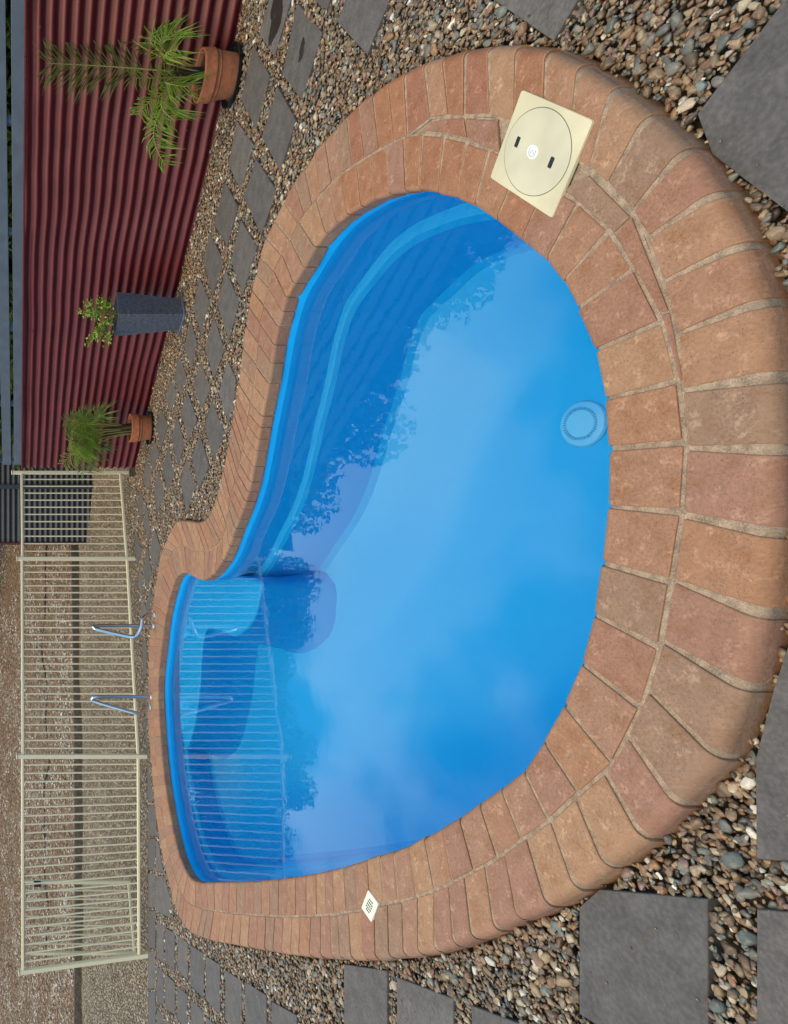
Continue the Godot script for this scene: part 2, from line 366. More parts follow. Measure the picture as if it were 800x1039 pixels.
	mats.timber = mat(lin(0.36, 0.315, 0.27), 0.9, soil, soil, 0.4, 0.5)
	mats.pipe = mat(lin(0.015, 0.015, 0.016), 0.5)

func leaf_mat(c: Color) -> StandardMaterial3D:
	var m := mat(c, 0.5)
	m.backlight_enabled = true
	m.backlight = Color(0.35, 0.4, 0.15)
	return m

# ---------------------------------------------------------------- setting
func make_camera_and_light() -> void:
	var cam := Camera3D.new()
	cam.name = "camera"
	cam.projection = Camera3D.PROJECTION_FRUSTUM
	cam.keep_aspect = Camera3D.KEEP_HEIGHT
	cam.near = 0.1
	cam.far = 400.0
	cam.size = 0.1 * 1039.0 / 640.0
	cam.frustum_offset = Vector2(0.1 * (400.0 - 18.0) / 640.0, 0)
	# the camera is held on its side: the left of the picture is up
	cam.transform = Transform3D(Basis(Vector3(0, -1, 0), Vector3(1, 0, 0), Vector3(0, 0, 1)), Vector3(0, 1.25, 0))
	add_child(cam)
	cam.current = true
	var env := Environment.new()
	env.background_mode = Environment.BG_SKY
	env.tonemap_mode = Environment.TONE_MAPPER_LINEAR
	env.tonemap_exposure = 1.18
	env.sdfgi_enabled = true
	env.ssao_enabled = true
	env.ssil_enabled = true
	var sky := Sky.new()
	var pm := PanoramaSkyMaterial.new()
	pm.panorama = cloudy_sky()
	sky.sky_material = pm
	env.sky = sky
	var we := WorldEnvironment.new()
	we.name = "environment"
	we.environment = env
	add_child(we)
	var sun := DirectionalLight3D.new()
	sun.name = "sun"
	sun.light_energy = 0.88
	sun.light_angular_distance = 45.0
	sun.light_color = Color(1.0, 0.85, 0.56)
	sun.shadow_enabled = true
	sun.rotation_degrees = Vector3(-68, -35, 0)
	add_child(sun)

func cloudy_sky() -> ImageTexture:
	var w := 1024
	var h := 512
	var im := Image.create_empty(w, h, false, Image.FORMAT_RGBF)
	var n1 := noise(71, 2.0, 5)
	var n2 := noise(72, 3.2, 4)
	for y in h:
		var el := PI * (0.5 - (y + 0.5) / h)
		for x in w:
			var az := TAU * (x + 0.5) / w
			var d := Vector3(cos(el) * cos(az), sin(el), cos(el) * sin(az))
			var q := Vector3(d.x, d.y * 1.6, d.z)
			var t := clampf(0.47 + 1.05 * n1.get_noise_3dv(q) + 0.45 * n2.get_noise_3dv(q), 0.0, 1.0)
			t = smoothstep(0.30, 0.70, t)
			var c := Color(0.08, 0.44, 0.86).lerp(Color(1.02, 1.32, 1.50), t)
			if el < 0.0:
				c = Color(0.25, 0.23, 0.21)
			im.set_pixel(x, y, c)
	return ImageTexture.create_from_image(im)

func pt(a: Array, k: int) -> Vector2:
	return Vector2(a[k], a[k + 1])

# stations expanded to one entry for each joint: [front, back]
func joints(st: Array, closed: bool) -> Array:
	var out := []
	var count := st.size() / 5
	for k in count:
		var nk := (k + 1) % count
		var n: int = st[k * 5 + 4]
		if not closed and (k == count - 1):
			out.append([pt(st, k * 5), pt(st, k * 5 + 2), 0])
			break
		var pk := (k + count - 1) % count
		var nn := (k + 2) % count
		for s in maxi(n, 1):
			var t := float(s) / maxi(n, 1)
			var f := pt(st, k * 5).cubic_interpolate(pt(st, nk * 5), pt(st, pk * 5), pt(st, nn * 5), t) if n > 1 else pt(st, k * 5)
			var b := pt(st, k * 5 + 2).cubic_interpolate(pt(st, nk * 5 + 2), pt(st, pk * 5 + 2), pt(st, nn * 5 + 2), t) if n > 1 else pt(st, k * 5 + 2)
			out.append([f, b, n])
	return out

func smooth_ring(pts: Array, per: int) -> PackedVector2Array:
	var out := PackedVector2Array()
	var n := pts.size()
	for k in n:
		for s in per:
			out.append(pts[k].cubic_interpolate(pts[(k + 1) % n], pts[(k + n - 1) % n], pts[(k + 2) % n], float(s) / per))
	return out

func v3(p: Vector2, y: float) -> Vector3:
	return Vector3(p.x, y, p.y)

func polygon_sheet(mb: MB, poly: PackedVector2Array, y: float) -> void:
	var idx := Geometry2D.triangulate_polygon(poly)
	for k in idx.size() / 3:
		mb.tri(v3(poly[idx[k * 3]], y), v3(poly[idx[k * 3 + 1]], y), v3(poly[idx[k * 3 + 2]], y), Vector3.UP, Vector3.UP, Vector3.UP)

# one coping brick: a front-left, b front-right, c back-right, d back-left; round_front / round_back = radius of a bullnose
func brick_mesh(a: Vector2, b: Vector2, c: Vector2, d: Vector2, top: float, deep: float, round_front: float, round_back: float, ch: float) -> ArrayMesh:
	var mb := MB.new()
	var length := ((d - a).length() + (c - b).length()) * 0.5
	var rows := []   # [t along the brick, y, slope normal (along, up)]
	var steps := 5
	if round_front > 0.0:
		for k in steps:
			var an := PI / 2 * k / steps
			rows.append([round_front * (1 - sin(an)) * 0.0 + round_front * (1.0 - sin(an)) / length, top - round_front * (1.0 - cos(PI / 2 - an)), Vector2(-cos(an), sin(an))])
		# ordered from the face inwards
		rows.clear()
		for k in steps:
			var an := PI / 2 * k / steps
			rows.append([round_front * (1.0 - cos(an)) / length, top - round_front * (1.0 - sin(an)), Vector2(-cos(an), sin(an))])
		rows.append([round_front / length, top, Vector2(0, 1)])
	else:
		rows.append([0.0, top - ch, Vector2(-0.8, 0.6)])
		rows.append([ch / length, top, Vector2(0, 1)])
	if round_back > 0.0:
		rows.append([1.0 - round_back / length, top, Vector2(0, 1)])
		for k in range(steps - 1, -1, -1):
			var an := PI / 2 * k / steps
			rows.append([1.0 - round_back * (1.0 - cos(an)) / length, top - round_back * (1.0 - sin(an)), Vector2(cos(an), sin(an))])
	else:
		rows.append([1.0 - ch / length, top, Vector2(0, 1)])
		rows.append([1.0, top - ch, Vector2(0.8, 0.6)])
	var along2 := ((d + c) - (a + b)).normalized()
	var along := v3(along2, 0)
	var prev := []
	for r in rows:
		var t: float = r[0]
		var l := a.lerp(d, t)
		var rt := b.lerp(c, t)
		var across2 := (rt - l).normalized()
		var across := v3(across2, 0)
		var nn: Vector3 = along * r[2].x + Vector3.UP * r[2].y
		var y: float = r[1]
		var pts := [v3(l, top - deep), v3(l, y - ch), v3(l + across2 * ch, y), v3(rt - across2 * ch, y), v3(rt, y - ch), v3(rt, top - deep)]
		var ns := [-across, (-across + nn * 0.5).normalized(), nn, nn, (across + nn * 0.5).normalized(), across]
		if prev.is_empty():
			for k in [[0, 1, 4, 5], [1, 2, 3, 4]]:
				mb.flat(pts[k[0]], pts[k[1]], pts[k[2]], pts[k[3]], -along)
		else:
			for k in 5:
				var m0: Vector3 = ns[k]
				var m1: Vector3 = ns[k + 1]
				if k == 0:
					m1 = m0
				elif k == 4:
					m0 = m1
				var p0: Vector3 = prev[1][k]
				var p1: Vector3 = prev[1][k + 1]
				if k == 0:
					p1 = p0
				elif k == 4:
					p0 = p1
				mb.quad(prev[0][k], prev[0][k + 1], pts[k + 1], pts[k], p0, p1, m1, m0)
		prev = [pts, ns]
	for k in [[0, 1, 4, 5], [1, 2, 3, 4]]:
		mb.flat(prev[0][k[0]], prev[0][k[1]], prev[0][k[2]], prev[0][k[3]], along)
	return mb.mesh()

func make_coping() -> void:
	var root := base("pool_coping")
	tag(root, "two-course terracotta brick coping with rounded edges around the blue pool", "coping")
	var inn := joints(INNER, true)
	var out := joints(OUTER, true)
	var edge := []
	var mid := []
	var rim := []
	for j in inn:
		edge.append(j[0])
		mid.append(j[1])
	for j in out:
		rim.append(j[1])
	pool_edge = smooth_ring(edge, 3)
	for pass_ in 8:
		var sm := PackedVector2Array()
		var cnt := pool_edge.size()
		for k in cnt:
			sm.append(pool_edge[k] * 0.5 + (pool_edge[(k + 1) % cnt] + pool_edge[(k + cnt - 1) % cnt]) * 0.25)
		pool_edge = sm
	coping_mid = PackedVector2Array(mid)
	coping_out = PackedVector2Array(rim)
	# the mortar bed under and between the bricks
	var mb := MB.new()
	mortar_strip(mb, inn, true, -0.0045, 0.018, 0.0)
	mortar_strip(mb, out, true, -0.005, 0.0, 0.028)
	var gap := joints(INFILL, false)
	mortar_strip(mb, gap, false, -0.0055, 0.0, 0.0)
	# the gap between the courses
	mortar_between(mb, inn, out)
	obj("mortar_bed", mb.mesh(), mats.mortar, root)
	brick_course(root, inn, true, 0.018, 0.0)
	brick_course(root, out, true, 0.0, 0.028)
	brick_course(root, gap, false, 0.0, 0.0)

func mortar_strip(mb: MB, js: Array, closed: bool, y: float, rf: float, rb: float) -> void:
	# follows the rounded noses of the bricks, a few millimetres behind their faces
	var g := -y
	var n := js.size()
	for k in (n if closed else n - 1):
		var p = js[k]
		var q = js[(k + 1) % n]
		if not closed and p[2] == 0:
			continue
		var rows := []   # [distance from the front, from the back (or -1), y, normal]
		for s in 5:
			var an := PI / 2 * s / 4
			if rf > 0.0:
				rows.append([rf - (rf - g) * cos(an), -1.0, -rf + (rf - g) * sin(an), Vector2(-cos(an), sin(an))])
		if rf <= 0.0:
			rows.append([-0.004, -1.0, y, Vector2(0, 1)])
		if rb <= 0.0:
			rows.append([-1.0, -0.004, y, Vector2(0, 1)])
		for s in range(4, -1, -1):
			var an := PI / 2 * s / 4
			if rb > 0.0:
				rows.append([-1.0, rb - (rb - g) * cos(an), -rb + (rb - g) * sin(an), Vector2(cos(an), sin(an))])
		var dp: Vector2 = (p[1] - p[0]).normalized()
		var dq: Vector2 = (q[1] - q[0]).normalized()
		var prev := []
		for r in rows:
			var a: Vector2 = p[0] + dp * r[0] if r[1] == -1.0 else p[1] - dp * r[1]
			var b: Vector2 = q[0] + dq * r[0] if r[1] == -1.0 else q[1] - dq * r[1]
			var na: Vector3 = v3(dp * r[3].x, r[3].y)
			var nb: Vector3 = v3(dq * r[3].x, r[3].y)
			var cur := [v3(a, r[2]), v3(b, r[2]), na, nb]
			if prev:
				mb.quad(prev[0], prev[1], cur[1], cur[0], prev[2], prev[3], nb, na)
			else:
				mb.flat(cur[0], cur[1], cur[1] + Vector3(0, -0.05, 0), cur[0] + Vector3(0, -0.05, 0), v3(-dp, 0))
			prev = cur
		mb.flat(prev[0], prev[1], prev[1] + Vector3(0, -0.05, 0), prev[0] + Vector3(0, -0.05, 0), v3(dp, 0))

func mortar_between(mb: MB, inn: Array, out: Array) -> void:
	# a strip 9 mm down that spans from the back of the inner course to the front of the outer one
	var up := Vector3.UP
	var n := inn.size()
	for k in n:
		var a: Vector2 = inn[k][1]
		var b: Vector2 = inn[(k + 1) % n][1]
		var na := nearest_front(out, a)
		var nb := nearest_front(out, b)
		var da: Vector2 = (inn[k][1] - inn[k][0]).normalized() * 0.02
		var db: Vector2 = (inn[(k + 1) % n][1] - inn[(k + 1) % n][0]).normalized() * 0.02
		mb.quad(v3(a - da, -0.009), v3(b - db, -0.009), v3(nb + db, -0.009), v3(na + da, -0.009), up, up, up, up)

func nearest_front(out: Array, p: Vector2) -> Vector2:
	var best := Vector2.ZERO
	var bd := 1e9
	var n := out.size()
	for k in n:
		var q := Geometry2D.get_closest_point_to_segment(p, out[k][0], out[(k + 1) % n][0])
		var d := q.distance_squared_to(p)
		if d < bd:
			bd = d
			best = q
	return best

func brick_course(root: Node3D, js: Array, closed: bool, rf: float, rb: float) -> void:
	var n := js.size()
	for k in (n if closed else n - 1):
		var p = js[k]
		var q = js[(k + 1) % n]
		if not closed and p[2] == 0:
			continue
		var across: Vector2 = q[0] - p[0]
		var dist: float = -p[0].y
		var jf := clampf(across.length() * 0.035, 0.0025, 0.005)
		var jb := clampf((q[1] - p[1]).length() * 0.045, 0.003, 0.0075)
		if rb > 0.0:
			var t := jf
			jf = clampf(across.length() * 0.04, 0.0025, 0.0045)
			jb = clampf((q[1] - p[1]).length() * 0.07, 0.003, 0.0095)
		if not closed:
			jf = 0.003
			jb = 0.003
		jf *= rng.randf_range(0.75, 1.3)
		jb *= rng.randf_range(0.75, 1.3)
		var df := across.normalized()
		var db: Vector2 = (q[1] - p[1]).normalized()
		var lp: Vector2 = (p[1] - p[0]).normalized()
		var lq: Vector2 = (q[1] - q[0]).normalized()
		var ef := -0.0 if rf > 0.0 else 0.0045
		var eb := 0.0 if rb > 0.0 else 0.0045
		var a: Vector2 = p[0] + df * jf + lp * ef
		var b: Vector2 = q[0] - df * jf + lq * ef
		var c: Vector2 = q[1] - db * jb - lq * eb
		var d: Vector2 = p[1] + db * jb - lp * eb
		if rf == 0.0 and rb == 0.0:
			a = p[0] + df * 0.003 + lp * 0.004
			b = q[0] - df * 0.003 + lq * 0.004
			c = q[1] - db * 0.003 - lq * 0.004
			d = p[1] + db * 0.003 - lp * 0.004
			if (d - a).dot(lp) < 0.004 or (c - b).dot(lq) < 0.001:
				c = b + lq * 0.006
				if (d - a).dot(lp) < 0.004:
					d = a + lp * 0.006
		var wob := 0.002 if across.length() > 0.05 else 0.0006
		a += Vector2(rng.randf_range(-wob, wob), rng.randf_range(-wob, wob))
		b += Vector2(rng.randf_range(-wob, wob), rng.randf_range(-wob, wob))
		c += Vector2(rng.randf_range(-wob, wob), rng.randf_range(-wob, wob))
		d += Vector2(rng.randf_range(-wob, wob), rng.randf_range(-wob, wob))
		var centre := (a + b + c + d) / 4.0
		for z in 1:
			a -= centre; b -= centre; c -= centre; d -= centre
		var m := brick_mesh(a, b, c, d, 0.0, 0.06, rf, rb, 0.0022 if dist > 2.6 else 0.003)
		var o := obj("brick", m, mats["brick%d" % (rng.randi_range(10, 12) if damp.distance_to(centre) < 0.55 and rng.randf() < 0.6 else rng.randi_range(0, 9))], root)
		o.position = v3(centre, rng.randf_range(-0.0015, 0.0015))
		o.rotation.z = rng.randf_range(-0.004, 0.004)
		o.rotation.x = rng.randf_range(-0.004, 0.004)

func make_ground() -> void:
	var mb := MB.new()
	for side in [[-130.0, -0.15], [-0.15, 130.0]]:
		var sq := PackedVector2Array([Vector2(side[0], -130), Vector2(side[1], -130), Vector2(side[1], 60), Vector2(side[0], 60)])
		for piece in Geometry2D.clip_polygons(sq, coping_mid):
			polygon_sheet(mb, piece, GROUND_Y)
	structure(obj("ground", mb.mesh(), mats.dirt))
	# the planted bank behind the pool fence
	var b := MB.new()
	var nx := 60
	var nz := 60
	var pos := func(i: int, k: int) -> Vector3:
		var x := -14.0 + 22.0 * i / nx
		var s := -0.1 + 18.0 * pow(float(k) / nz, 1.5)
		return Vector3(x, bank_y(x, s), -(fence_z(x) + s))
	for i in nx:
		for k in nz:
			var p0: Vector3 = pos.call(i, k)
			var p1: Vector3 = pos.call(i + 1, k)
			var p2: Vector3 = pos.call(i + 1, k + 1)
			var p3: Vector3 = pos.call(i, k + 1)
			b.flat(p0, p1, p2, p3, Vector3.UP)
	structure(obj("bank", b.mesh(), mats.bank))

var bank_noise: FastNoiseLite

func fence_z(x: float) -> float:
	var pts := [Vector2(-30, 6.2), Vector2(-4.4, 6.25), Vector2(-2.44, 6.3), Vector2(-0.515, 6.94), Vector2(0.46, 7.4), Vector2(30, 7.5)]
	for k in pts.size() - 1:
		if x <= pts[k + 1].x:
			return lerpf(pts[k].y, pts[k + 1].y, (x - pts[k].x) / (pts[k + 1].x - pts[k].x))
	return 7.5

func bank_y(x: float, s: float) -> float:
	var y := GROUND_Y - 0.012
	if s > 0.0:
		y += 0.165 * minf(s, 2.6)
	if s > 2.6:
		y += 0.30 * minf(s - 2.6, 8.0)
	if s > 0.3:
		y += 0.03 * bank_noise.get_noise_2d(x * 1.0, s * 1.0) * minf(1.0, s - 0.3)
	return y

func make_paving() -> void:
	var root := base("paving")
	structure(root)
	var which := 0
	for q in PAVERS:
		var poly := PackedVector2Array()
		for k in q.size() / 2:
			poly.append(Vector2(q[k * 2], q[k * 2 + 1]))
		var c := Vector2.ZERO
		for p in poly:
			c += p / poly.size()
		var mb := MB.new()
		var n := poly.size()
		var ch := 0.0035
		var top := PackedVector2Array()
		var low := PackedVector2Array()
		for k in n:
			var p := poly[k] - c
			low.append(p)
			var d1 := (poly[(k + 1) % n] - poly[k]).normalized()
			var d2 := (poly[(k + n - 1) % n] - poly[k]).normalized()
			var sn := absf(d1.cross(d2))
			top.append(p + (d1 + d2) * ch / maxf(sn, 0.35))
		polygon_sheet(mb, top, 0.0)
		for k in n:
			var k2 := (k + 1) % n
			var edge := low[k2] - low[k]
			var out := v3(Vector2(edge.y, -edge.x).normalized(), 0)
			if out.dot(v3((low[k] + low[k2]) * 0.5, 0)) < 0.0:
				out = -out
			var up := Vector3.UP
			mb.quad(v3(top[k], 0), v3(top[k2], 0), v3(low[k2], -ch), v3(low[k], -ch), up, up, out, out)
			mb.flat(v3(low[k], -ch), v3(low[k2], -ch), v3(low[k2], -0.05), v3(low[k], -0.05), out)
		var o := obj("paver", mb.mesh(), mats[["paver", "paver2", "paver3"][rng.randi_range(0, 2)]], root)
		o.position = v3(c, PAVER_Y + rng.randf_range(-0.003, 0.003))
		if c.length() > 2.0:
			o.rotation = Vector3(rng.randf_range(-0.006, 0.006), 0, rng.randf_range(-0.006, 0.006))
		if which == 0 or which == 10:
			var st := MB.new()
			var ring := PackedVector2Array()
			var sp := Vector2(0.0, 0.02) if which == 0 else Vector2(0.02, 0.03)
			for k in 22:
				var an := TAU * k / 22
				var rr := (0.045 if which == 0 else 0.15) * (0.8 + 0.25 * sin(an * 2.0 + 1.0) + 0.1 * sin(an * 5.0))
				ring.append(sp + Vector2(cos(an) * rr * 0.85 + sin(an) * rr * 0.3, sin(an) * rr))
			polygon_sheet(st, ring, 0.0008)
			obj("wet_stain", st.mesh(), mats.wet, o)
		which += 1

# ---------------------------------------------------------------- gravel
var mask := PackedByteArray()
const MX0 := -5.6
const MZ0 := -8.2
const CELL := 0.01
const MW := 1020
const MH := 760

func mask_fill(poly: PackedVector2Array, value: int) -> void:
	var lo := 1e9
	var hi := -1e9
	for p in poly:
		lo = minf(lo, p.y)
		hi = maxf(hi, p.y)
	for r in range(maxi(0, int((lo - MZ0) / CELL)), mini(MH - 1, int((hi - MZ0) / CELL) + 1)):
		var z := MZ0 + (r + 0.5) * CELL
		var xs := []
		for k in poly.size():
			var a := poly[k]
			var b := poly[(k + 1) % poly.size()]
			if (a.y <= z) != (b.y <= z):
				xs.append(a.x + (b.x - a.x) * (z - a.y) / (b.y - a.y))
		xs.sort()
		for s in xs.size() / 2:
			for col in range(clampi(int((xs[s * 2] - MX0) / CELL + 0.5), 0, MW), clampi(int((xs[s * 2 + 1] - MX0) / CELL + 0.5), 0, MW)):
				mask[r * MW + col] = value

func free_at(x: float, z: float) -> bool:
	var col := int((x - MX0) / CELL)
	var row := int((z - MZ0) / CELL)
	return col >= 0 and col < MW and row >= 0 and row < MH and mask[row * MW + col] == 1

func stone_mesh(seed_: int, rough: float, fine := true) -> ArrayMesh:
	var sp := SphereMesh.new()
	sp.radius = 1.0
	sp.height = 2.0
	sp.radial_segments = 10 if fine else 6
	sp.rings = 5 if fine else 3
	var arr := sp.get_mesh_arrays()
	var vs: PackedVector3Array = arr[Mesh.ARRAY_VERTEX]
	var idx: PackedInt32Array = arr[Mesh.ARRAY_INDEX]
	var nz := noise(seed_, 0.55, 2)
	for k in vs.size():
		var p := vs[k]
		var q := p * (1.0 + rough * nz.get_noise_3dv(p * 1.0 + Vector3(seed_ * 3.1, 0, 0)) * 1.6)
		# a few worn facets
		for f in 7:
			var d := Vector3(sin(seed_ * 1.7 + f * 2.1), cos(seed_ * 2.3 + f * 1.3), sin(seed_ + f * 4.0)).normalized()
			var over := q.dot(d) - 0.62
			if over > 0.0:
				q -= d * over * 0.93
		vs[k] = q
	var st := SurfaceTool.new()
	st.begin(Mesh.PRIMITIVE_TRIANGLES)
	st.set_smooth_group(0)
	for k in idx:
		st.add_vertex(vs[k])
	st.index()
	st.generate_normals()
	return st.commit()

func stone_tint() -> Color:
	var r := rng.randf()
	var c: Color
	if r < 0.27:
		c = Color(0.215, 0.135, 0.080)     # brown
	elif r < 0.47:
		c = Color(0.34, 0.235, 0.140)      # tan
	elif r < 0.58:
		c = Color(0.19, 0.175, 0.150)      # grey
	elif r < 0.66:
		c = Color(0.19, 0.205, 0.185)      # green grey
	elif r < 0.77:
		c = Color(0.31, 0.165, 0.085)      # rust
	elif r < 0.83:
		c = Color(0.105, 0.080, 0.062)     # dark
	elif r < 0.93:
		c = Color(0.48, 0.385, 0.27)       # cream
	elif r < 0.97:
		c = Color(0.70, 0.64, 0.56)        # white
	else:
		c = Color(0.28, 0.170, 0.145)      # pink
	var k := rng.randf_range(0.75, 1.5)
	return Color(c.r * k * rng.randf_range(0.94, 1.06), c.g * k, c.b * k * rng.randf_range(0.94, 1.06))

func scatter(meshes: Array, list: Array, called: String, parent: Node, material: Material) -> void:
	# list entries: [transform, colour, which mesh]; one MultiMesh for each shape
	for w in meshes.size():
		var sel := list.filter(func(e): return e[2] == w)
		if sel.is_empty():
			continue
		var mm := MultiMesh.new()
		mm.transform_format = MultiMesh.TRANSFORM_3D
		mm.use_colors = true
		mm.mesh = meshes[w]
		mm.instance_count = sel.size()
		for k in sel.size():
			mm.set_instance_transform(k, sel[k][0])
			mm.set_instance_color(k, sel[k][1])
		var o := MultiMeshInstance3D.new()
		o.name = called
		o.multimesh = mm
		o.material_override = material
		o.set_meta("kind", "stuff")
		parent.add_child(o, true)

func make_gravel() -> void:
	mask.resize(MW * MH)
	mask.fill(1)
	mask_fill(coping_out, 0)
	for q in PAVERS:
		var poly := PackedVector2Array()
		for k in q.size() / 2:
			poly.append(Vector2(q[k * 2], q[k * 2 + 1]))
		mask_fill(poly, 0)
	var stones := []
	for k in 8:
		stones.append(stone_mesh(40 + k, 0.30))
	var list := []
	for layer in 4:
		var step: float = [0.017, 0.019, 0.034, 0.016][layer]
		var z := -7.6
		while z < -0.85:
			var x := -5.2
			while x < 4.4:
				var px := x + rng.randf_range(-0.5, 0.5) * step
				var pz := z + rng.randf_range(-0.5, 0.5) * step
				x += step
				if not free_at(px, pz) or absf(px) > 0.84 * -pz + 0.12 or pz < -fence_z(px) - 0.05:
					continue
				# not behind the corrugated fence
				if px > 0.4 and -pz > red_z(px) - 0.02:
					continue
				var size: float = [rng.randf_range(0.0055, 0.010), rng.randf_range(0.006, 0.0125), rng.randf_range(0.009, 0.0170), rng.randf_range(0.0035, 0.0065)][layer]
				if layer == 3 and pz < -2.5:
					continue
				if layer == 2 and rng.randf() < 0.5:
					continue
				var y: float = GROUND_Y + [0.017, 0.026, 0.031, 0.029][layer] + rng.randf_range(-0.003, 0.005)
				var bs := Basis(Vector3.UP, rng.randf() * TAU) * Basis(Vector3.RIGHT, rng.randf_range(-0.45, 0.45)) * Basis(Vector3.BACK, rng.randf_range(-0.45, 0.45))
				bs = bs.scaled_local(Vector3(size * rng.randf_range(0.95, 1.45), size * rng.randf_range(0.5, 0.85), size * rng.randf_range(0.75, 1.1)))
				# keep clear of paver and brick edges
				var e := size * 0.45
				if not (free_at(px + e, pz) and free_at(px - e, pz) and free_at(px, pz + e) and free_at(px, pz - e)):
					if layer > 0:
						continue
				list.append([Transform3D(bs, Vector3(px, y, pz)), stone_tint(), rng.randi_range(0, 7), size * (1.0 if layer > 0 else 0.6) / -pz])
			z += step
	for q in PAVERS:
		var lo := Vector2(1e9, 1e9)
		var hi := -lo
		var poly := PackedVector2Array()
		for k in q.size() / 2:
			poly.append(Vector2(q[k * 2], q[k * 2 + 1]))
			lo = lo.min(poly[k])
			hi = hi.max(poly[k])
		for k in 9:
			var p := Vector2(rng.randf_range(lo.x, hi.x), rng.randf_range(lo.y, hi.y))
			if Geometry2D.is_point_in_polygon(p, poly):
				var sz := rng.randf_range(0.0012, 0.0032)
				list.append([Transform3D(Basis(Vector3.UP, rng.randf() * TAU).scaled_local(Vector3(sz * 1.4, sz * 0.8, sz)), v3(p, PAVER_Y + 0.002)), stone_tint(), rng.randi_range(0, 7), 0.0])
	list.sort_custom(func(a, b): return a[3] > b[3])
	var root := base("gravel")
	structure(root)
	var tints := []
	for k in 24:
		var m: StandardMaterial3D = mats.stone.duplicate()
		m.vertex_color_use_as_albedo = false
		m.albedo_color = stone_tint().linear_to_srgb()
		tints.append(m)
	for k in 300:
		var o := obj("pebble", stones[list[k][2]], tints[rng.randi_range(0, 23)], root)
		o.transform = list[k][0]
	scatter(stones, list.slice(300), "pebbles", root, mats.stone)
	print("pebbles ", list.size())

func make_bank_cover() -> void:
	var stones := []
	for k in 4:
		stones.append(stone_mesh(60 + k, 0.25, false))
	var list := []
	var s := 0.05
	while s < 2.55:
		var step := 0.027
		var x := -7.0
		while x < 0.9:
			var px := x + rng.randf_range(-0.5, 0.5) * step
			var ps := s + rng.randf_range(-0.5, 0.5) * step
			x += step
			if px < -0.86 * (fence_z(px) + ps):
				continue
			var size := rng.randf_range(0.007, 0.015)
			var bs := Basis(Vector3.UP, rng.randf() * TAU).scaled_local(Vector3(size * 1.3, size * 0.7, size))
			var k := rng.randf_range(0.6, 1.25)
			var c := Color(0.52, 0.42, 0.30) if rng.randf() < 0.6 else Color(0.36, 0.275, 0.19)
			if rng.randf() < 0.12:
				c = Color(0.62, 0.55, 0.46)
			list.append([Transform3D(bs, Vector3(px, bank_y(px, ps) + 0.006, -(fence_z(px) + ps))), c * k, rng.randi_range(0, 3)])
		s += 0.027
	var root := base("bank_gravel")
	structure(root)
	scatter(stones, list, "gravel_chips", root, mats.stone)
	# mulch and leaf litter above the sleepers
	var chip := MB.new()
	chip.box(Transform3D.IDENTITY, Vector3(2.0, 0.35, 0.7), 0.1)
	var leaf := MB.new()
	leaf.flat(Vector3(-1, 0, 0), Vector3(0, 0.25, 0.4), Vector3(1, 0, 0), Vector3(0, 0.25, -0.4), Vector3.UP)
	var shapes := [chip.mesh(), leaf.mesh()]
	var list2 := []
	var patch := noise(91, 0.9, 3)
	for k in 65000:
		var ps := 2.75 + 5.0 * pow(rng.randf(), 1.2)
		var px := rng.randf_range(-13.0, 1.6)
		if px < -0.86 * (fence_z(px) + ps):
			continue
		var p := patch.get_noise_2d(px, ps * 1.6)
		var size := rng.randf_range(0.008, 0.024)
		var bs := Basis(Vector3.UP, rng.randf() * TAU) * Basis(Vector3.RIGHT, rng.randf_range(-0.5, 0.5)) * Basis(Vector3.BACK, rng.randf_range(-0.4, 0.4))
		bs = bs.scaled_local(Vector3.ONE * size)
		var c := Color(0.44, 0.28, 0.21) if p > 0.05 + rng.randf_range(-0.15, 0.15) else Color(0.64, 0.54, 0.47)
		if rng.randf() < 0.15:
			c = Color(0.55, 0.48, 0.42)
		if rng.randf() < 0.12:
			c = Color(0.09, 0.06, 0.05)
		list2.append([Transform3D(bs, Vector3(px, bank_y(px, ps) + 0.012, -(fence_z(px) + ps))), c * rng.randf_range(0.7, 1.25), 0 if rng.randf() < 0.55 else 1])
	var r2 := base("mulch")
	structure(r2)
	scatter(shapes, list2, "mulch_litter", r2, mats.chip)

# ---------------------------------------------------------------- pool
func edge_distance(p: Vector2) -> float:
	var best := 1e9
	for k in pool_edge.size():
		var q := Geometry2D.get_closest_point_to_segment(p, pool_edge[k], pool_edge[(k + 1) % pool_edge.size()])
		best = minf(best, q.distance_squared_to(p))
	return sqrt(best)

func inward(k: int) -> Vector2:
	var n := pool_edge.size()
	var t := (pool_edge[(k + 4) % n] - pool_edge[(k + n - 4) % n]).normalized()
	return Vector2(t.y, -t.x) * inward_sign

var inward_sign := 1.0

# the bricks here are still damp
var damp := Vector2(0.95, -2.05)

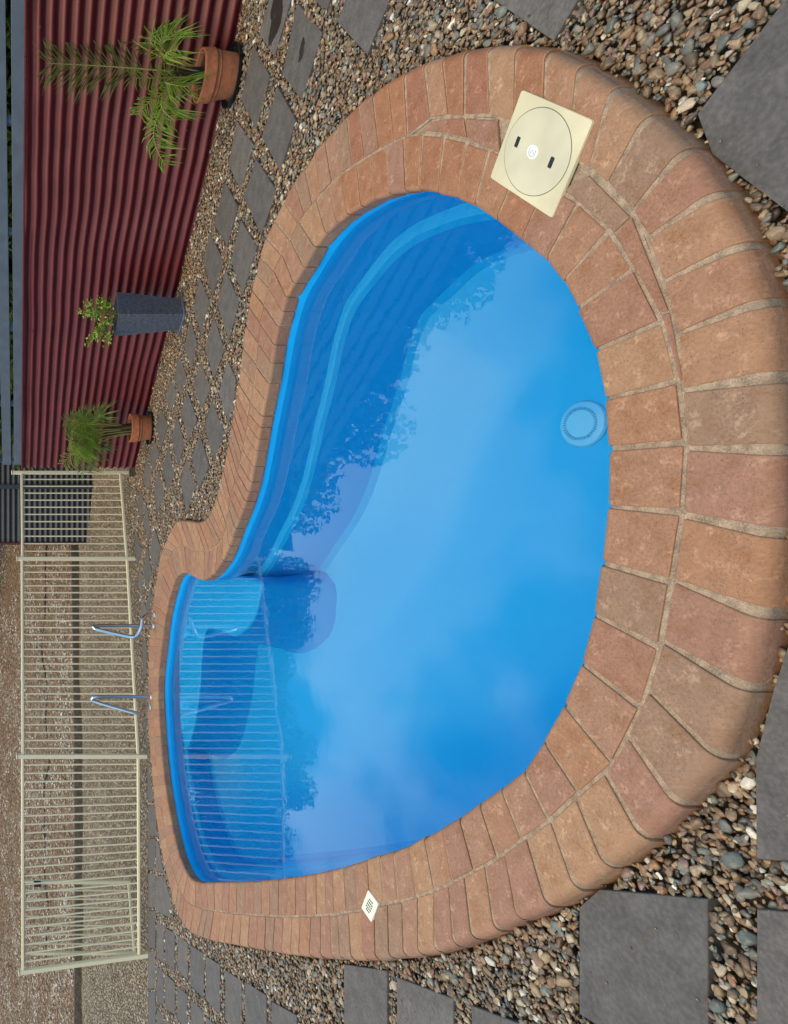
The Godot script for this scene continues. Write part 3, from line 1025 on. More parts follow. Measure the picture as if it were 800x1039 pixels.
func make_pool() -> void:
	var root := base("swimming_pool")
	tag(root, "curved blue moulded pool shell with steps and ledge, full of water", "swimming pool")
	var n := pool_edge.size()
	inward_sign = -1.0 if Geometry2D.is_polygon_clockwise(pool_edge) else 1.0
	var test := pool_edge[5] + inward(5) * 0.05
	if not Geometry2D.is_point_in_polygon(test, pool_edge):
		inward_sign = -inward_sign
	# the wall: a swept profile, coved into the floor
	var prof := [Vector2(-0.02, -0.035), Vector2(-0.012, -0.05), Vector2(-0.008, -0.08), Vector2(-0.006, -0.125), Vector2(0.0, -0.30), Vector2(0.02, -0.6), Vector2(0.05, -0.9), Vector2(0.09, -1.02), Vector2(0.16, -1.12)]
	var wall := MB.new()
	for k in n:
		var k2 := (k + 1) % n
		var d0 := inward(k)
		var d1 := inward(k2)
		for j in prof.size() - 1:
			var t: Vector2 = (prof[j + 1] - prof[j]).normalized()
			var nn := Vector2(-t.y, t.x)
			var n0 := v3(d0 * nn.x, nn.y).normalized()
			var n1 := v3(d1 * nn.x, nn.y).normalized()
			wall.quad(v3(pool_edge[k] + d0 * prof[j].x, prof[j].y), v3(pool_edge[k2] + d1 * prof[j].x, prof[j].y), v3(pool_edge[k2] + d1 * prof[j + 1].x, prof[j + 1].y), v3(pool_edge[k] + d0 * prof[j + 1].x, prof[j + 1].y), n0, n1, n1, n0)
	obj("wall", wall.mesh(), mats.shell, root)
	# the floor, dished towards the middle
	var step := 0.06
	var lo := Vector2(1e9, 1e9)
	var hi := -lo
	for p in pool_edge:
		lo = lo.min(p)
		hi = hi.max(p)
	var w := int((hi.x - lo.x) / step) + 2
	var h := int((hi.y - lo.y) / step) + 2
	var hgt := PackedFloat32Array()
	hgt.resize(w * h)
	for j in h:
		for i in w:
			var p := lo + Vector2(i, j) * step
			var inside := Geometry2D.is_point_in_polygon(p, pool_edge) or Geometry2D.is_point_in_polygon(p + Vector2(0.0031, 0.0047), pool_edge)
			var d := edge_distance(p)
			hgt[j * w + i] = -1.08 - 0.22 * smoothstep(0.05, 0.6, d) if inside or d < 0.09 else 9.0
	var fl := MB.new()
	var nrm := func(i: int, j: int) -> Vector3:
		var a: float = hgt[j * w + maxi(i - 1, 0)]
		var b: float = hgt[j * w + mini(i + 1, w - 1)]
		var c: float = hgt[maxi(j - 1, 0) * w + i]
		var d: float = hgt[mini(j + 1, h - 1) * w + i]
		if maxf(maxf(a, b), maxf(c, d)) > 5.0:
			return Vector3.UP
		return Vector3((a - b) / (2 * step), 1, (c - d) / (2 * step)).normalized()
	for j in h - 1:
		for i in w - 1:
			var ok := true
			var ps := []
			var ns := []
			for o in [[0, 0], [1, 0], [1, 1], [0, 1]]:
				var y: float = hgt[(j + o[1]) * w + i + o[0]]
				ok = ok and y < 5.0
				ps.append(Vector3(lo.x + (i + o[0]) * step, y, lo.y + (j + o[1]) * step))
				ns.append(nrm.call(i + o[0], j + o[1]))
			if ok:
				fl.quad(ps[0], ps[1], ps[2], ps[3], ns[0], ns[1], ns[2], ns[3])
	obj("floor", fl.mesh(), mats.shell, root)
	# the narrow ledge moulded into the wall below the waterline on the fence side
	var ledge := MB.new()
	var from_k := -1
	var to_k := -1
	for k in n:
		if pool_edge[k].distance_to(Vector2(0.28, -3.55)) < 0.12 and from_k < 0:
			from_k = k
		if pool_edge[k].distance_to(Vector2(0.85, -1.75)) < 0.12:
			to_k = k
	for k in range(from_k, to_k):
		var lp := [Vector2(0.0, -0.50), Vector2(0.04, -0.505), Vector2(0.06, -0.51), Vector2(0.08, -0.54), Vector2(0.10, -0.8), Vector2(0.12, -1.1)]
		var d0 := inward(k)
		var d1 := inward(k + 1)
		for j in lp.size() - 1:
			var t: Vector2 = (lp[j + 1] - lp[j]).normalized()
			var nn := Vector2(-t.y, t.x)
			var n0 := v3(d0 * nn.x, nn.y).normalized()
			var n1 := v3(d1 * nn.x, nn.y).normalized()
			ledge.quad(v3(pool_edge[k] + d0 * lp[j].x, lp[j].y), v3(pool_edge[k + 1] + d1 * lp[j].x, lp[j].y), v3(pool_edge[k + 1] + d1 * lp[j + 1].x, lp[j + 1].y), v3(pool_edge[k] + d0 * lp[j + 1].x, lp[j + 1].y), n0, n1, n1, n0)
	obj("ledge", ledge.mesh(), mats.shell, root)
	# entry steps in the corner by the grab rails
	step_block(root, STEP_ONE, -0.32)
	# the round drain cover on the floor
	var dc := Vector3(0.323, -1.296, -2.309)
	var cover := MB.new()
	cover.lathe([Vector2(0.085, 0.0), Vector2(0.08, 0.01), Vector2(0.058, 0.02), Vector2(0.0, 0.024)], dc, 40)
	var cov := obj("drain_cover", cover.mesh(), mats.drain, root)
	cov.set_meta("label", "pale round slotted drain cover on the pool floor")
	var slots := MB.new()
	for k in 40:
		var an := TAU * k / 40
		slots.box(Transform3D(Basis(Vector3.UP, -an), dc + Vector3(cos(an) * 0.055, 0.021, sin(an) * 0.055)), Vector3(0.010, 0.006, 0.0045))
	obj("slot_ring", slots.mesh(), mats.drain_slot, cov)
	# water
	var water := MB.new()
	var grown := Geometry2D.offset_polygon(pool_edge, 0.012)
	polygon_sheet(water, grown[0], WATER_Y)
	structure(obj("water", water.mesh(), mats.water))

var STEP_ONE = [-0.592, -5.375, -0.45, -4.46, -0.402, -3.757, -0.504, -3.727, -0.676, -3.846, -0.812, -4.111, -0.846, -4.458, -0.902, -4.749, -1.124, -4.845, -1.38, -4.893, -1.69, -5.02, -1.97, -5.243, -1.87, -5.427, -1.55, -5.494, -1.035, -5.499]

func step_block(root: Node3D, flat_pts: Array, top: float) -> void:
	var raw := []
	for k in flat_pts.size() / 2:
		raw.append(Vector2(flat_pts[k * 2], flat_pts[k * 2 + 1]))
	var ring := smooth_ring(raw, 4)
	var mb := MB.new()
	var n := ring.size()
	# outward direction at every point of the outline, eased round the corners
	var sense := -1.0 if Geometry2D.is_polygon_clockwise(ring) else 1.0
	var out := []
	for k in n:
		var t := (ring[(k + 2) % n] - ring[(k + n - 2) % n]).normalized()
		var o := Vector2(t.y, -t.x) * sense
		if Geometry2D.is_point_in_polygon(ring[k] + o * 0.02, ring):
			o = -o
		out.append(o)
	var inner := PackedVector2Array()
	for k in n:
		inner.append(ring[k] - out[k] * 0.03)
	polygon_sheet(mb, inner, top)
	for k in n:
		var k2 := (k + 1) % n
		var rows := [[-0.03, 0.0, 0.0], [-0.01, -0.006, 0.5], [0.0, -0.03, 0.95], [0.02, -0.5, 1.0], [0.06, -0.75, 0.9], [0.14, -1.1, 0.8]]
		for r in rows.size() - 1:
			var a: Array = rows[r]
			var b: Array = rows[r + 1]
			var n0 := v3(out[k] * a[2], 1.0 - a[2] + 0.05).normalized()
			var n1 := v3(out[k2] * a[2], 1.0 - a[2] + 0.05).normalized()
			var n2 := v3(out[k2] * b[2], 1.0 - b[2] + 0.05).normalized()
			var n3 := v3(out[k] * b[2], 1.0 - b[2] + 0.05).normalized()
			mb.quad(v3(ring[k] + out[k] * a[0], top + a[1]), v3(ring[k2] + out[k2] * a[0], top + a[1]), v3(ring[k2] + out[k2] * b[0], top + b[1]), v3(ring[k] + out[k] * b[0], top + b[1]), n0, n1, n2, n3)
	obj("step", mb.mesh(), mats.shell, root)

# ---------------------------------------------------------------- fittings on the coping
func affine(c: Vector2, ex: Vector2, ey: Vector2, p: Vector2) -> Vector2:
	return c + ex * p.x + ey * p.y

func slab(mb: MB, ring: PackedVector2Array, y0: float, y1: float, bev: float) -> void:
	var n := ring.size()
	var c := Vector2.ZERO
	for p in ring:
		c += p / n
	var top := PackedVector2Array()
	for p in ring:
		top.append(p + (c - p).normalized() * bev)
	polygon_sheet(mb, top, y1)
	for k in n:
		var k2 := (k + 1) % n
		var o0 := v3((ring[k] - c).normalized(), 0)
		var o1 := v3((ring[k2] - c).normalized(), 0)
		mb.quad(v3(top[k], y1), v3(top[k2], y1), v3(ring[k2], y1 - bev), v3(ring[k], y1 - bev), Vector3.UP, Vector3.UP, o1, o0)
		mb.quad(v3(ring[k], y1 - bev), v3(ring[k2], y1 - bev), v3(ring[k2], y0), v3(ring[k], y0), o0, o1, o1, o0)

func round_square(c: Vector2, ex: Vector2, ey: Vector2, r: float) -> PackedVector2Array:
	var out := PackedVector2Array()
	for q in [[1, 1, 0.0], [-1, 1, PI / 2], [-1, -1, PI], [1, -1, 3 * PI / 2]]:
		for s in 5:
			var an: float = q[2] + PI / 2 * s / 4
			out.append(affine(c, ex, ey, Vector2(q[0] * (1 - r) + cos(an) * r, q[1] * (1 - r) + sin(an) * r)))
	return out

func disc(c: Vector2, ex: Vector2, ey: Vector2, r: float, n := 48) -> PackedVector2Array:
	var out := PackedVector2Array()
	for k in n:
		out.append(affine(c, ex, ey, Vector2(cos(TAU * k / n), sin(TAU * k / n)) * r))
	return out

func ring_band(mb: MB, c: Vector2, ex: Vector2, ey: Vector2, r0: float, r1: float, y: float, n := 48) -> void:
	for k in n:
		var a := Vector2(cos(TAU * k / n), sin(TAU * k / n))
		var b := Vector2(cos(TAU * (k + 1) / n), sin(TAU * (k + 1) / n))
		mb.flat(v3(affine(c, ex, ey, a * r0), y), v3(affine(c, ex, ey, b * r0), y), v3(affine(c, ex, ey, b * r1), y), v3(affine(c, ex, ey, a * r1), y), Vector3.UP)

func make_skimmer() -> void:
	# corners of the plate in plan
	var t := Vector2(1.047, -1.561)
	var r := Vector2(0.846, -1.365)
	var b := Vector2(0.688, -1.474)
	var l := Vector2(0.88, -1.663)
	var c := (t + r + b + l) / 4.0
	var ex := ((t + r) - (l + b)) / 4.0
	var ey := ((r + b) - (t + l)) / 4.0
	var root := base("skimmer_cover", v3(c, 0))
	tag(root, "square cream plastic skimmer cover with round lid set in the brick coping", "cover")
	var o := Vector2.ZERO
	var fr := MB.new()
	slab(fr, round_square(o, ex, ey, 0.06), -0.004, 0.004, 0.002)
	obj("frame", fr.mesh(), mats.plastic, root)
	var gr := MB.new()
	ring_band(gr, o, ex, ey, 0.885, 0.898, 0.0044, 64)
	obj("lid_gap", gr.mesh(), mats.grime, root)
	var ld := MB.new()
	slab(ld, disc(o, ex, ey, 0.885, 64), 0.001, 0.0056, 0.001)
	var lid := obj("lid", ld.mesh(), mats.lid, root)
	for s in [[0.003, -0.565], [-0.034, 0.483]]:
		var h := MB.new()
		var hc := affine(o, ex, ey, Vector2(s[0], s[1]))
		slab(h, round_square(hc, ex * 0.115, ey * 0.05, 0.3), 0.005, 0.0062, 0.0002)
		obj("finger_hole", h.mesh(), mats.black, lid)
	var em := MB.new()
	var ec := affine(o, ex, ey, Vector2(-0.027, -0.07))
	slab(em, disc(ec, ex, ey, 0.15, 28), 0.005, 0.0068, 0.0008)
	var emb := obj("emblem", em.mesh(), mats.white, lid)
	var mk := MB.new()
	for s in 14:
		var a0 := PI * 0.25 + PI * 1.5 * s / 14
		var a1 := PI * 0.25 + PI * 1.5 * (s + 1) / 14
		for rr in [[0.085, 0.10]]:
			mk.flat(v3(affine(ec, ex, ey, Vector2(cos(a0), sin(a0)) * rr[0]), 0.0073), v3(affine(ec, ex, ey, Vector2(cos(a1), sin(a1)) * rr[0]), 0.0073), v3(affine(ec, ex, ey, Vector2(cos(a1), sin(a1)) * rr[1]), 0.0073), v3(affine(ec, ex, ey, Vector2(cos(a0), sin(a0)) * rr[1]), 0.0073), Vector3.UP)
	for s in [[-0.02, -0.03, 0.022], [0.03, 0.0, 0.02], [-0.01, 0.045, 0.02]]:
		ring_band(mk, affine(ec, ex, ey, Vector2(s[0], s[1])), ex, ey, s[2] * 0.5, s[2], 0.0073, 12)
	obj("emblem_print", mk.mesh(), mats.pale_grey, emb)

func make_deck_drain() -> void:
	var t := Vector2(-1.343, -2.241)
	var r := Vector2(-1.354, -2.18)
	var b := Vector2(-1.446, -2.222)
	var l := Vector2(-1.434, -2.286)
	var c := (t + r + b + l) / 4.0
	var ex := ((t + r) - (l + b)) / 4.0
	var ey := ((r + b) - (t + l)) / 4.0
	var root := base("deck_drain", v3(c, 0))
	tag(root, "small white diamond-shaped drain grate set in the brick coping", "drain")
	var pl := MB.new()
	slab(pl, round_square(Vector2.ZERO, ex, ey, 0.08), -0.004, 0.005, 0.002)
	obj("plate", pl.mesh(), mats.cream, root)
	for i in 5:
		var cells := MB.new()
		var count: int = [3, 4, 4, 4, 3][i]
		for j in count:
			var p := Vector2(-0.5 + 0.25 * i, (j - (count - 1) * 0.5) * 0.25)
			slab(cells, round_square(affine(Vector2.ZERO, ex, ey, p), ex * 0.07, ey * 0.085, 0.3), 0.0045, 0.0056, 0.0001)
		obj("slot_row", cells.mesh(), mats.black, root)

func curve_path(pts: Array, per := 8) -> Array:
	var out := []
	var n := pts.size()
	for k in n - 1:
		var p0: Vector3 = pts[maxi(k - 1, 0)]
		var p3: Vector3 = pts[mini(k + 2, n - 1)]
		for s in per:
			out.append(pts[k].cubic_interpolate(pts[k + 1], p0, p3, float(s) / per))
	out.append(pts[n - 1])
	return out

func grab_rail(at: Vector3, pts: Array, second: Vector3, label: String) -> void:
	var root := base("grab_rail", at)
	tag(root, label, "grab rail", "steel grab rails on the far coping")
	var mb := MB.new()
	mb.tube(curve_path(pts), 0.0165, 14)
	obj("tube", mb.mesh(), mats.steel, root)
	for p in [Vector3.ZERO, second]:
		var f := MB.new()
		f.lathe([Vector2(0.031, 0.0), Vector2(0.03, 0.006), Vector2(0.02, 0.012), Vector2(0.016, 0.012)], p, 24)
		obj("flange", f.mesh(), mats.steel, root)

# ---------------------------------------------------------------- fences
func post_mesh(h: float, w: float) -> ArrayMesh:
	var mb := MB.new()
	mb.box(Transform3D(Basis.IDENTITY, Vector3(0, h / 2, 0)), Vector3(w, h, w), 0.006)
	mb.box(Transform3D(Basis.IDENTITY, Vector3(0, h + 0.006, 0)), Vector3(w + 0.008, 0.012, w + 0.008), 0.004)
	return mb.mesh()

func bar(mb: MB, a: Vector3, b: Vector3, w: float, h: float, ch := 0.003) -> void:
	var dir := (b - a).normalized()
	var side := dir.cross(Vector3.UP)
	if side.length() < 0.01:
		side = Vector3.RIGHT
	side = side.normalized()
	var up := side.cross(dir).normalized()
	mb.box(Transform3D(Basis(dir, up, side), (a + b) * 0.5), Vector3((b - a).length(), h, w), ch)

func make_pool_fence() -> void:
	var root := base("pool_fence")
	tag(root, "cream tubular steel pool fence with thin upright pickets", "fence")
	var px := [Vector3(0.4625, -0.06, -7.4), Vector3(-0.515, -0.06, -6.94), Vector3(-2.44, -0.06, -6.3), Vector3(-4.385, -0.06, -6.25)]
	var ph := [1.37, 1.31, 1.31, 1.30]
	for k in 4:
		var o := obj("post", post_mesh(ph[k], 0.042), mats.beige, root)
		o.position = px[k]
		o.rotation.y = 0.3 if k == 1 else 0.1
		if k == 3:
			o.rotation.z = 0.135
			o.rotation.y = 0.0
			o.set_meta("label", "leaning end post")
	var pick := MB.new()
	pick.tube([Vector3(0, 0, 0), Vector3(0, 1, 0)], 0.0078, 8)
	var pm := pick.mesh()
	for k in 3:
		var a: Vector3 = px[k]
		var b: Vector3 = px[k + 1]
		var ta := a + Vector3(0, 1.20 + 0.06, 0)
		var tb := b + Vector3(-0.16 if k == 2 else 0.0, 1.195 + 0.06, 0)
		var la := a + Vector3(0, 0.105, 0)
		var lb := b + Vector3(0, 0.105, 0)
		var rt := MB.new()
		bar(rt, ta, tb, 0.03, 0.03, 0.006)
		obj("top_rail", rt.mesh(), mats.beige, root)
		var rl := MB.new()
		bar(rl, la, lb, 0.03, 0.03, 0.006)
		obj("bottom_rail", rl.mesh(), mats.beige, root)
		var n: int = [12, 27, 25][k]
		for i in range(1, n):
			var t := float(i) / n
			var p := la.lerp(lb, t)
			var q := ta.lerp(tb, t)
			var o := obj("picket", pm, mats.beige, root)
			var d := q - p
			o.transform = Transform3D(Basis(Vector3.RIGHT, d, Vector3.BACK), p)

func make_pool_gate() -> void:
	var hinge := Vector3(-4.40, 0.0, -6.29)
	var free := Vector3(-3.93, 0.0, -6.70)
	var root := base("pool_gate", hinge)
	tag(root, "cream picket gate swung back behind the end of the pool fence", "gate")
	var d := free - hinge
	var fr := MB.new()
	bar(fr, Vector3(0, 0.06, 0), Vector3(0, 1.21, 0), 0.03, 0.03, 0.005)
	obj("hinge_stile", fr.mesh(), mats.beige, root)
	fr = MB.new()
	bar(fr, d + Vector3(0, 0.05, 0), d + Vector3(0, 1.20, 0), 0.035, 0.035, 0.005)
	obj("latch_stile", fr.mesh(), mats.beige, root)
	fr = MB.new()
	bar(fr, Vector3(0, 1.19, 0), d + Vector3(0, 1.185, 0), 0.028, 0.03, 0.005)
	obj("top_rail", fr.mesh(), mats.beige, root)
	fr = MB.new()
	bar(fr, Vector3(0, 0.08, 0), d + Vector3(0, 0.07, 0), 0.028, 0.03, 0.005)
	obj("bottom_rail", fr.mesh(), mats.beige, root)
	var pick := MB.new()
	pick.tube([Vector3(0, 0.08, 0), Vector3(0, 1.18, 0)], 0.0078, 8)
	var pm := pick.mesh()
	for i in range(1, 8):
		var o := obj("picket", pm, mats.beige, root)
		o.position = d * (i / 8.0)
	var la := MB.new()
	la.box(Transform3D(Basis.IDENTITY, d + Vector3(0.0, 1.04, 0.035)), Vector3(0.05, 0.075, 0.04), 0.006)
	obj("latch", la.mesh(), mats.black, root)

# line of the corrugated fence in plan
var RED := [Vector2(0.485, -6.93), Vector2(1.02, -6.24), Vector2(1.55, -5.47), Vector2(2.05, -4.72), Vector2(2.52, -4.10), Vector2(2.98, -3.58), Vector2(3.9, -2.6)]

func red_z(x: float) -> float:
	for k in RED.size() - 1:
		if x <= RED[k + 1].x:
			return -lerpf(RED[k].y, RED[k + 1].y, clampf((x - RED[k].x) / (RED[k + 1].x - RED[k].x), 0, 1))
	return -RED[-1].y

func red_point(t: float) -> Vector2:
	var s := t * (RED.size() - 1)
	var k := mini(int(s), RED.size() - 2)
	return RED[k].cubic_interpolate(RED[k + 1], RED[maxi(k - 1, 0)], RED[mini(k + 2, RED.size() - 1)], s - k)

func red_normal(t: float) -> Vector2:
	var d := (red_point(minf(t + 0.01, 1.0)) - red_point(maxf(t - 0.01, 0.0))).normalized()
	return Vector2(-d.y, d.x) * (1.0 if Vector2(-d.y, d.x).dot(Vector2(-1, 1)) > 0 else -1.0)

func make_red_fence() -> void:
	var root := base("corrugated_fence")
	tag(root, "dark red corrugated steel fence behind the row of potted plants", "fence")
	var wob := noise(31, 0.9, 2)
	var nv := 17 * 10
	var pitch := 0.0745
	var sheets := [[0.0, 0.52, 0.0], [0.515, 1.0, 0.004]]
	for sh in sheets:
		var mb := MB.new()
		var nu := 40
		var p := func(i: int, j: int) -> Vector3:
			var t: float = lerpf(sh[0], sh[1], float(i) / nu)
			var y := -0.09 + 1.29 * j / nv
			var q := red_point(t)
			var off: float = 0.0125 * cos(TAU * y / pitch) + 0.012 * wob.get_noise_2d(t * 9.0, y * 1.2) + sh[2]
			var nn := red_normal(t)
			return Vector3(q.x + nn.x * off, y + 0.008 * wob.get_noise_2d(t * 7.0 + 50.0, y * 0.5), q.y + nn.y * off)
		var pts := []
		for i in nu + 1:
			var col := []
			for j in nv + 1:
				col.append(p.call(i, j))
			pts.append(col)
		var nr := func(i: int, j: int) -> Vector3:
			var a: Vector3 = pts[mini(i + 1, nu)][j] - pts[maxi(i - 1, 0)][j]
			var b: Vector3 = pts[i][mini(j + 1, nv)] - pts[i][maxi(j - 1, 0)]
			var c := a.cross(b).normalized()
			var f := red_normal(0.5)
			return c if c.dot(v3(f, 0)) > 0 else -c
		for i in nu:
			for j in nv:
				mb.quad(pts[i][j], pts[i + 1][j], pts[i + 1][j + 1], pts[i][j + 1], nr.call(i, j), nr.call(i + 1, j), nr.call(i + 1, j + 1), nr.call(i, j + 1))
		obj("sheet", mb.mesh(), mats.red, root)
	var cap := MB.new()
	for k in 30:
		var a := red_point(k / 30.0)
		var b := red_point((k + 1) / 30.0)
		bar(cap, v3(a, 1.204), v3(b, 1.204), 0.05, 0.014, 0.002)
	obj("capping", cap.mesh(), mats.red, root)
	var sc := MB.new()
	sc.lathe([Vector2(0.006, 0.0), Vector2(0.006, 0.004), Vector2(0.0, 0.005)], Vector3.ZERO, 8)
	var sm := sc.mesh()
	for t in [0.03, 0.18, 0.34, 0.5, 0.66, 0.8]:
		for y in [0.13, 0.58, 1.10]:
			var yy: float = roundf((y + 0.0) / pitch) * pitch
			var q := red_point(t) + red_normal(t) * 0.013
			var o := obj("screw", sm, mats.screw, root)
			var f := v3(red_normal(t), 0)
			o.transform = Transform3D(Basis(f.cross(Vector3.UP).normalized(), f, Vector3.UP), v3(q, yy))

func make_slat_fence() -> void:
	var root := base("slat_fence")
	tag(root, "blue-grey horizontal slat screen standing above the red corrugated fence", "fence")
	var back := -0.045
	for k in 6:
		var mb := MB.new()
		var y0 := 1.196 + k * 0.124
		var prev := []
		for s in 49:
			var t := 0.004 + 0.99 * s / 48.0
			var nn := red_normal(t)
			var q := red_point(t) + nn * back
			var f := v3(nn, 0)
			var cur := [v3(q + nn * 0.009, y0 + 0.002), v3(q + nn * 0.009, y0 + 0.090), v3(q + nn * 0.007, y0 + 0.092), v3(q - nn * 0.009, y0 + 0.092), v3(q - nn * 0.009, y0), v3(q + nn * 0.007, y0)]
			if prev:
				for e in 6:
					var o: Vector3 = [f, f + Vector3.UP, Vector3.UP, -f, Vector3.DOWN, f + Vector3.DOWN][e]
					mb.flat(prev[e], prev[(e + 1) % 6], cur[(e + 1) % 6], cur[e], o)
			else:
				mb.flat(cur[0], cur[1], cur[3], cur[4], f.cross(Vector3.UP))
			prev = cur
		obj("slat", mb.mesh(), mats.slat, root)
	for t in [0.01, 0.165, 0.33, 0.5, 0.665, 0.83, 0.985]:
		var q := red_point(t) + red_normal(t) * (back - 0.04)
		var mb := MB.new()
		mb.box(Transform3D(Basis.IDENTITY, v3(q, 0.93)), Vector3(0.05, 2.04, 0.05), 0.004)
		obj("post", mb.mesh(), mats.slat, root)

func make_shed() -> void:
	var root := base("shed_wall", Vector3(0, 0, -9.0))
	tag(root, "charcoal corrugated shed wall with dark red corner trim behind the pool fence", "shed")
	var sheet := MB.new()
	var nv := 200
	var p := func(x: float, j: int) -> Vector3:
		var y: float = 0.10 + 2.3 * j / nv
		return Vector3(x, y, 0.011 * cos(TAU * y / 0.076))
	for j in nv:
		var a0: Vector3 = p.call(-0.43, j)
		var a1: Vector3 = p.call(-0.43, j + 1)
		var b0: Vector3 = p.call(2.2, j)
		var b1: Vector3 = p.call(2.2, j + 1)
		var y0 := a0.y
		var y1 := a1.y
		var n0 := Vector3(0, sin(TAU * y0 / 0.076) * 0.9, 1).normalized()
		var n1 := Vector3(0, sin(TAU * y1 / 0.076) * 0.9, 1).normalized()
		sheet.quad(a0, b0, b1, a1, n0, n0, n1, n1)
	obj("cladding", sheet.mesh(), mats.shed, root)
	var post := MB.new()
	post.box(Transform3D(Basis.IDENTITY, Vector3(-0.45, 1.25, 0)), Vector3(0.035, 2.3, 0.07), 0.004)
	var tr := obj("corner_trim", post.mesh(), mats.red, root)
	tr.set_meta("label", "dark red corner trim")
	var p2 := MB.new()
	p2.box(Transform3D(Basis.IDENTITY, Vector3(0.36, 1.25, 0.03)), Vector3(0.06, 2.3, 0.05), 0.004)
	obj("post", p2.mesh(), mats.shed, root)
	var sd := MB.new()
	sd.box(Transform3D(Basis.IDENTITY, Vector3(-0.43, 1.25, -1.5)), Vector3(0.02, 2.3, 2.9), 0.002)
	obj("side_wall", sd.mesh(), mats.shed, root)
	var rf := MB.new()
	rf.box(Transform3D(Basis(Vector3.RIGHT, 0.06), Vector3(0.9, 2.46, -1.4)), Vector3(2.9, 0.05, 3.2), 0.005)
	obj("roof", rf.mesh(), mats.shed, root)

func make_sleepers() -> void:
	var x := -0.5
	var k := 0
	while x > -9.5:
		var x2 := x - 2.4
		var root := base("edging_sleeper", Vector3(x, 0, 0))
		tag(root, "dark weathered timber sleeper edging the mulch bank behind the fence", "sleeper", "sleepers edging the bank")
		var mb := MB.new()
		var a := Vector3(0, bank_y(x, 2.6) + 0.03, -(fence_z(x) + 2.62))
		var b := Vector3(x2 + 0.012 - x, bank_y(x2, 2.6) + 0.03, -(fence_z(x2) + 2.62))
		bar(mb, a, b, 0.09, 0.17, 0.008)
		obj("beam", mb.mesh(), mats.timber, root)
		x = x2
		k += 1

func make_pipe() -> void:
	var root := base("irrigation_pipe")
	tag(root, "thin black irrigation pipe lying along the mulch bank", "pipe")
	var mb := MB.new()
	var path := []
	for k in 60:
		var x := -0.55 - 7.0 * k / 59.0
		var s := 4.05 + 0.10 * sin(x * 2.1) + 0.06 * sin(x * 5.3 + 1.0)
		path.append(Vector3(x, bank_y(x, s) + 0.012 + 0.012 * sin(x * 7.0), -(fence_z(x) + s)))
	mb.tube(path, 0.013, 8)
	obj("hose", mb.mesh(), mats.pipe, root)

# ---------------------------------------------------------------- plants
func frond(mb: MB, a: Vector3, ctrl: Vector3, b: Vector3, leaf: float, pairs: int, droop: float, start := 0.25, width := 0.009) -> void:
	var path := []
	for k in 15:
		var t := k / 14.0
		path.append(a.lerp(ctrl, t).lerp(ctrl.lerp(b, t), t))
	for k in pairs:
		var t := lerpf(start, 1.0, (k + 0.5) / pairs)
		var p := a.lerp(ctrl, t).lerp(ctrl.lerp(b, t), t)
		var dir := (ctrl - a).lerp(b - ctrl, t).normalized()
		var side := dir.cross(Vector3(0.25, 0.12, 0.96)).normalized()
		for sg in [-1.0, 1.0]:
			var ln := leaf * (0.55 + 0.6 * sin(PI * clampf((t - start) / (1.0 - start) * 0.8 + 0.15, 0, 1))) * rng.randf_range(0.8, 1.15)
			var d: Vector3 = (side * sg * rng.randf_range(0.7, 1.0) + dir * rng.randf_range(0.45, 0.8) + Vector3(rng.randf_range(-0.2, 0.2), rng.randf_range(-0.1, 0.15), rng.randf_range(-0.2, 0.2))).normalized()
			var q := p + d * ln * 0.55 + Vector3(0, -droop * 0.25 * ln, 0)
			var r := p + d * ln + Vector3(0, -droop * ln, 0)
			var wv := dir.cross(d).cross(d).normalized() * width
			mb.tri(p, q + wv * 0.5, q - wv * 0.5, Vector3.UP, Vector3.UP, Vector3.UP)
			var n1 := (q - p).cross(wv).normalized()
			mb.quad(p + wv * 0.25, q + wv * 0.5, q - wv * 0.5, p - wv * 0.25, n1, n1, n1, n1)
			mb.tri(q + wv * 0.5, r, q - wv * 0.5, n1, n1, n1)

func rachis(a: Vector3, ctrl: Vector3, b: Vector3, r: float) -> MB:
	var mb := MB.new()
	var path := []
	for k in 13:
		var t := k / 12.0
		path.append(a.lerp(ctrl, t).lerp(ctrl.lerp(b, t), t))
	mb.tube(path, r, 6, r * 0.35)
	return mb

func terracotta_pot(root: Node3D, r: float, h: float) -> void:
	var pot := MB.new()
	pot.lathe([Vector2(0.0, 0.0), Vector2(r * 0.80, 0.0), Vector2(r * 0.815, 0.006), Vector2(r * 0.90, h * 0.50), Vector2(r * 0.93, h * 0.52), Vector2(r * 0.94, h * 0.545), Vector2(r * 0.93, h * 0.565), Vector2(r * 0.945, h * 0.62), Vector2(r * 0.985, h * 0.64), Vector2(r, h * 0.67), Vector2(r, h * 0.96), Vector2(r * 0.985, h), Vector2(r * 0.92, h), Vector2(r * 0.90, h * 0.97), Vector2(r * 0.86, h * 0.8)], Vector3.ZERO, 48)
	obj("pot", pot.mesh(), mats.terracotta, root)
	var so := MB.new()
	so.lathe([Vector2(r * 0.89, h * 0.86), Vector2(r * 0.4, h * 0.885), Vector2(0, h * 0.89)], Vector3.ZERO, 24)
	obj("soil", so.mesh(), mats.dirt, root)

func saucer(at: Vector3, r: float, label: String) -> void:
	var mb := MB.new()
	mb.lathe([Vector2(0.0, 0.0), Vector2(r * 0.9, 0.0), Vector2(r, 0.03), Vector2(r * 0.97, 0.032), Vector2(r * 0.88, 0.008), Vector2(0.0, 0.007)], Vector3.ZERO, 40)
	var o := obj("plant_saucer", mb.mesh(), mats.black)
	o.position = at
	tag(o, label, "saucer")

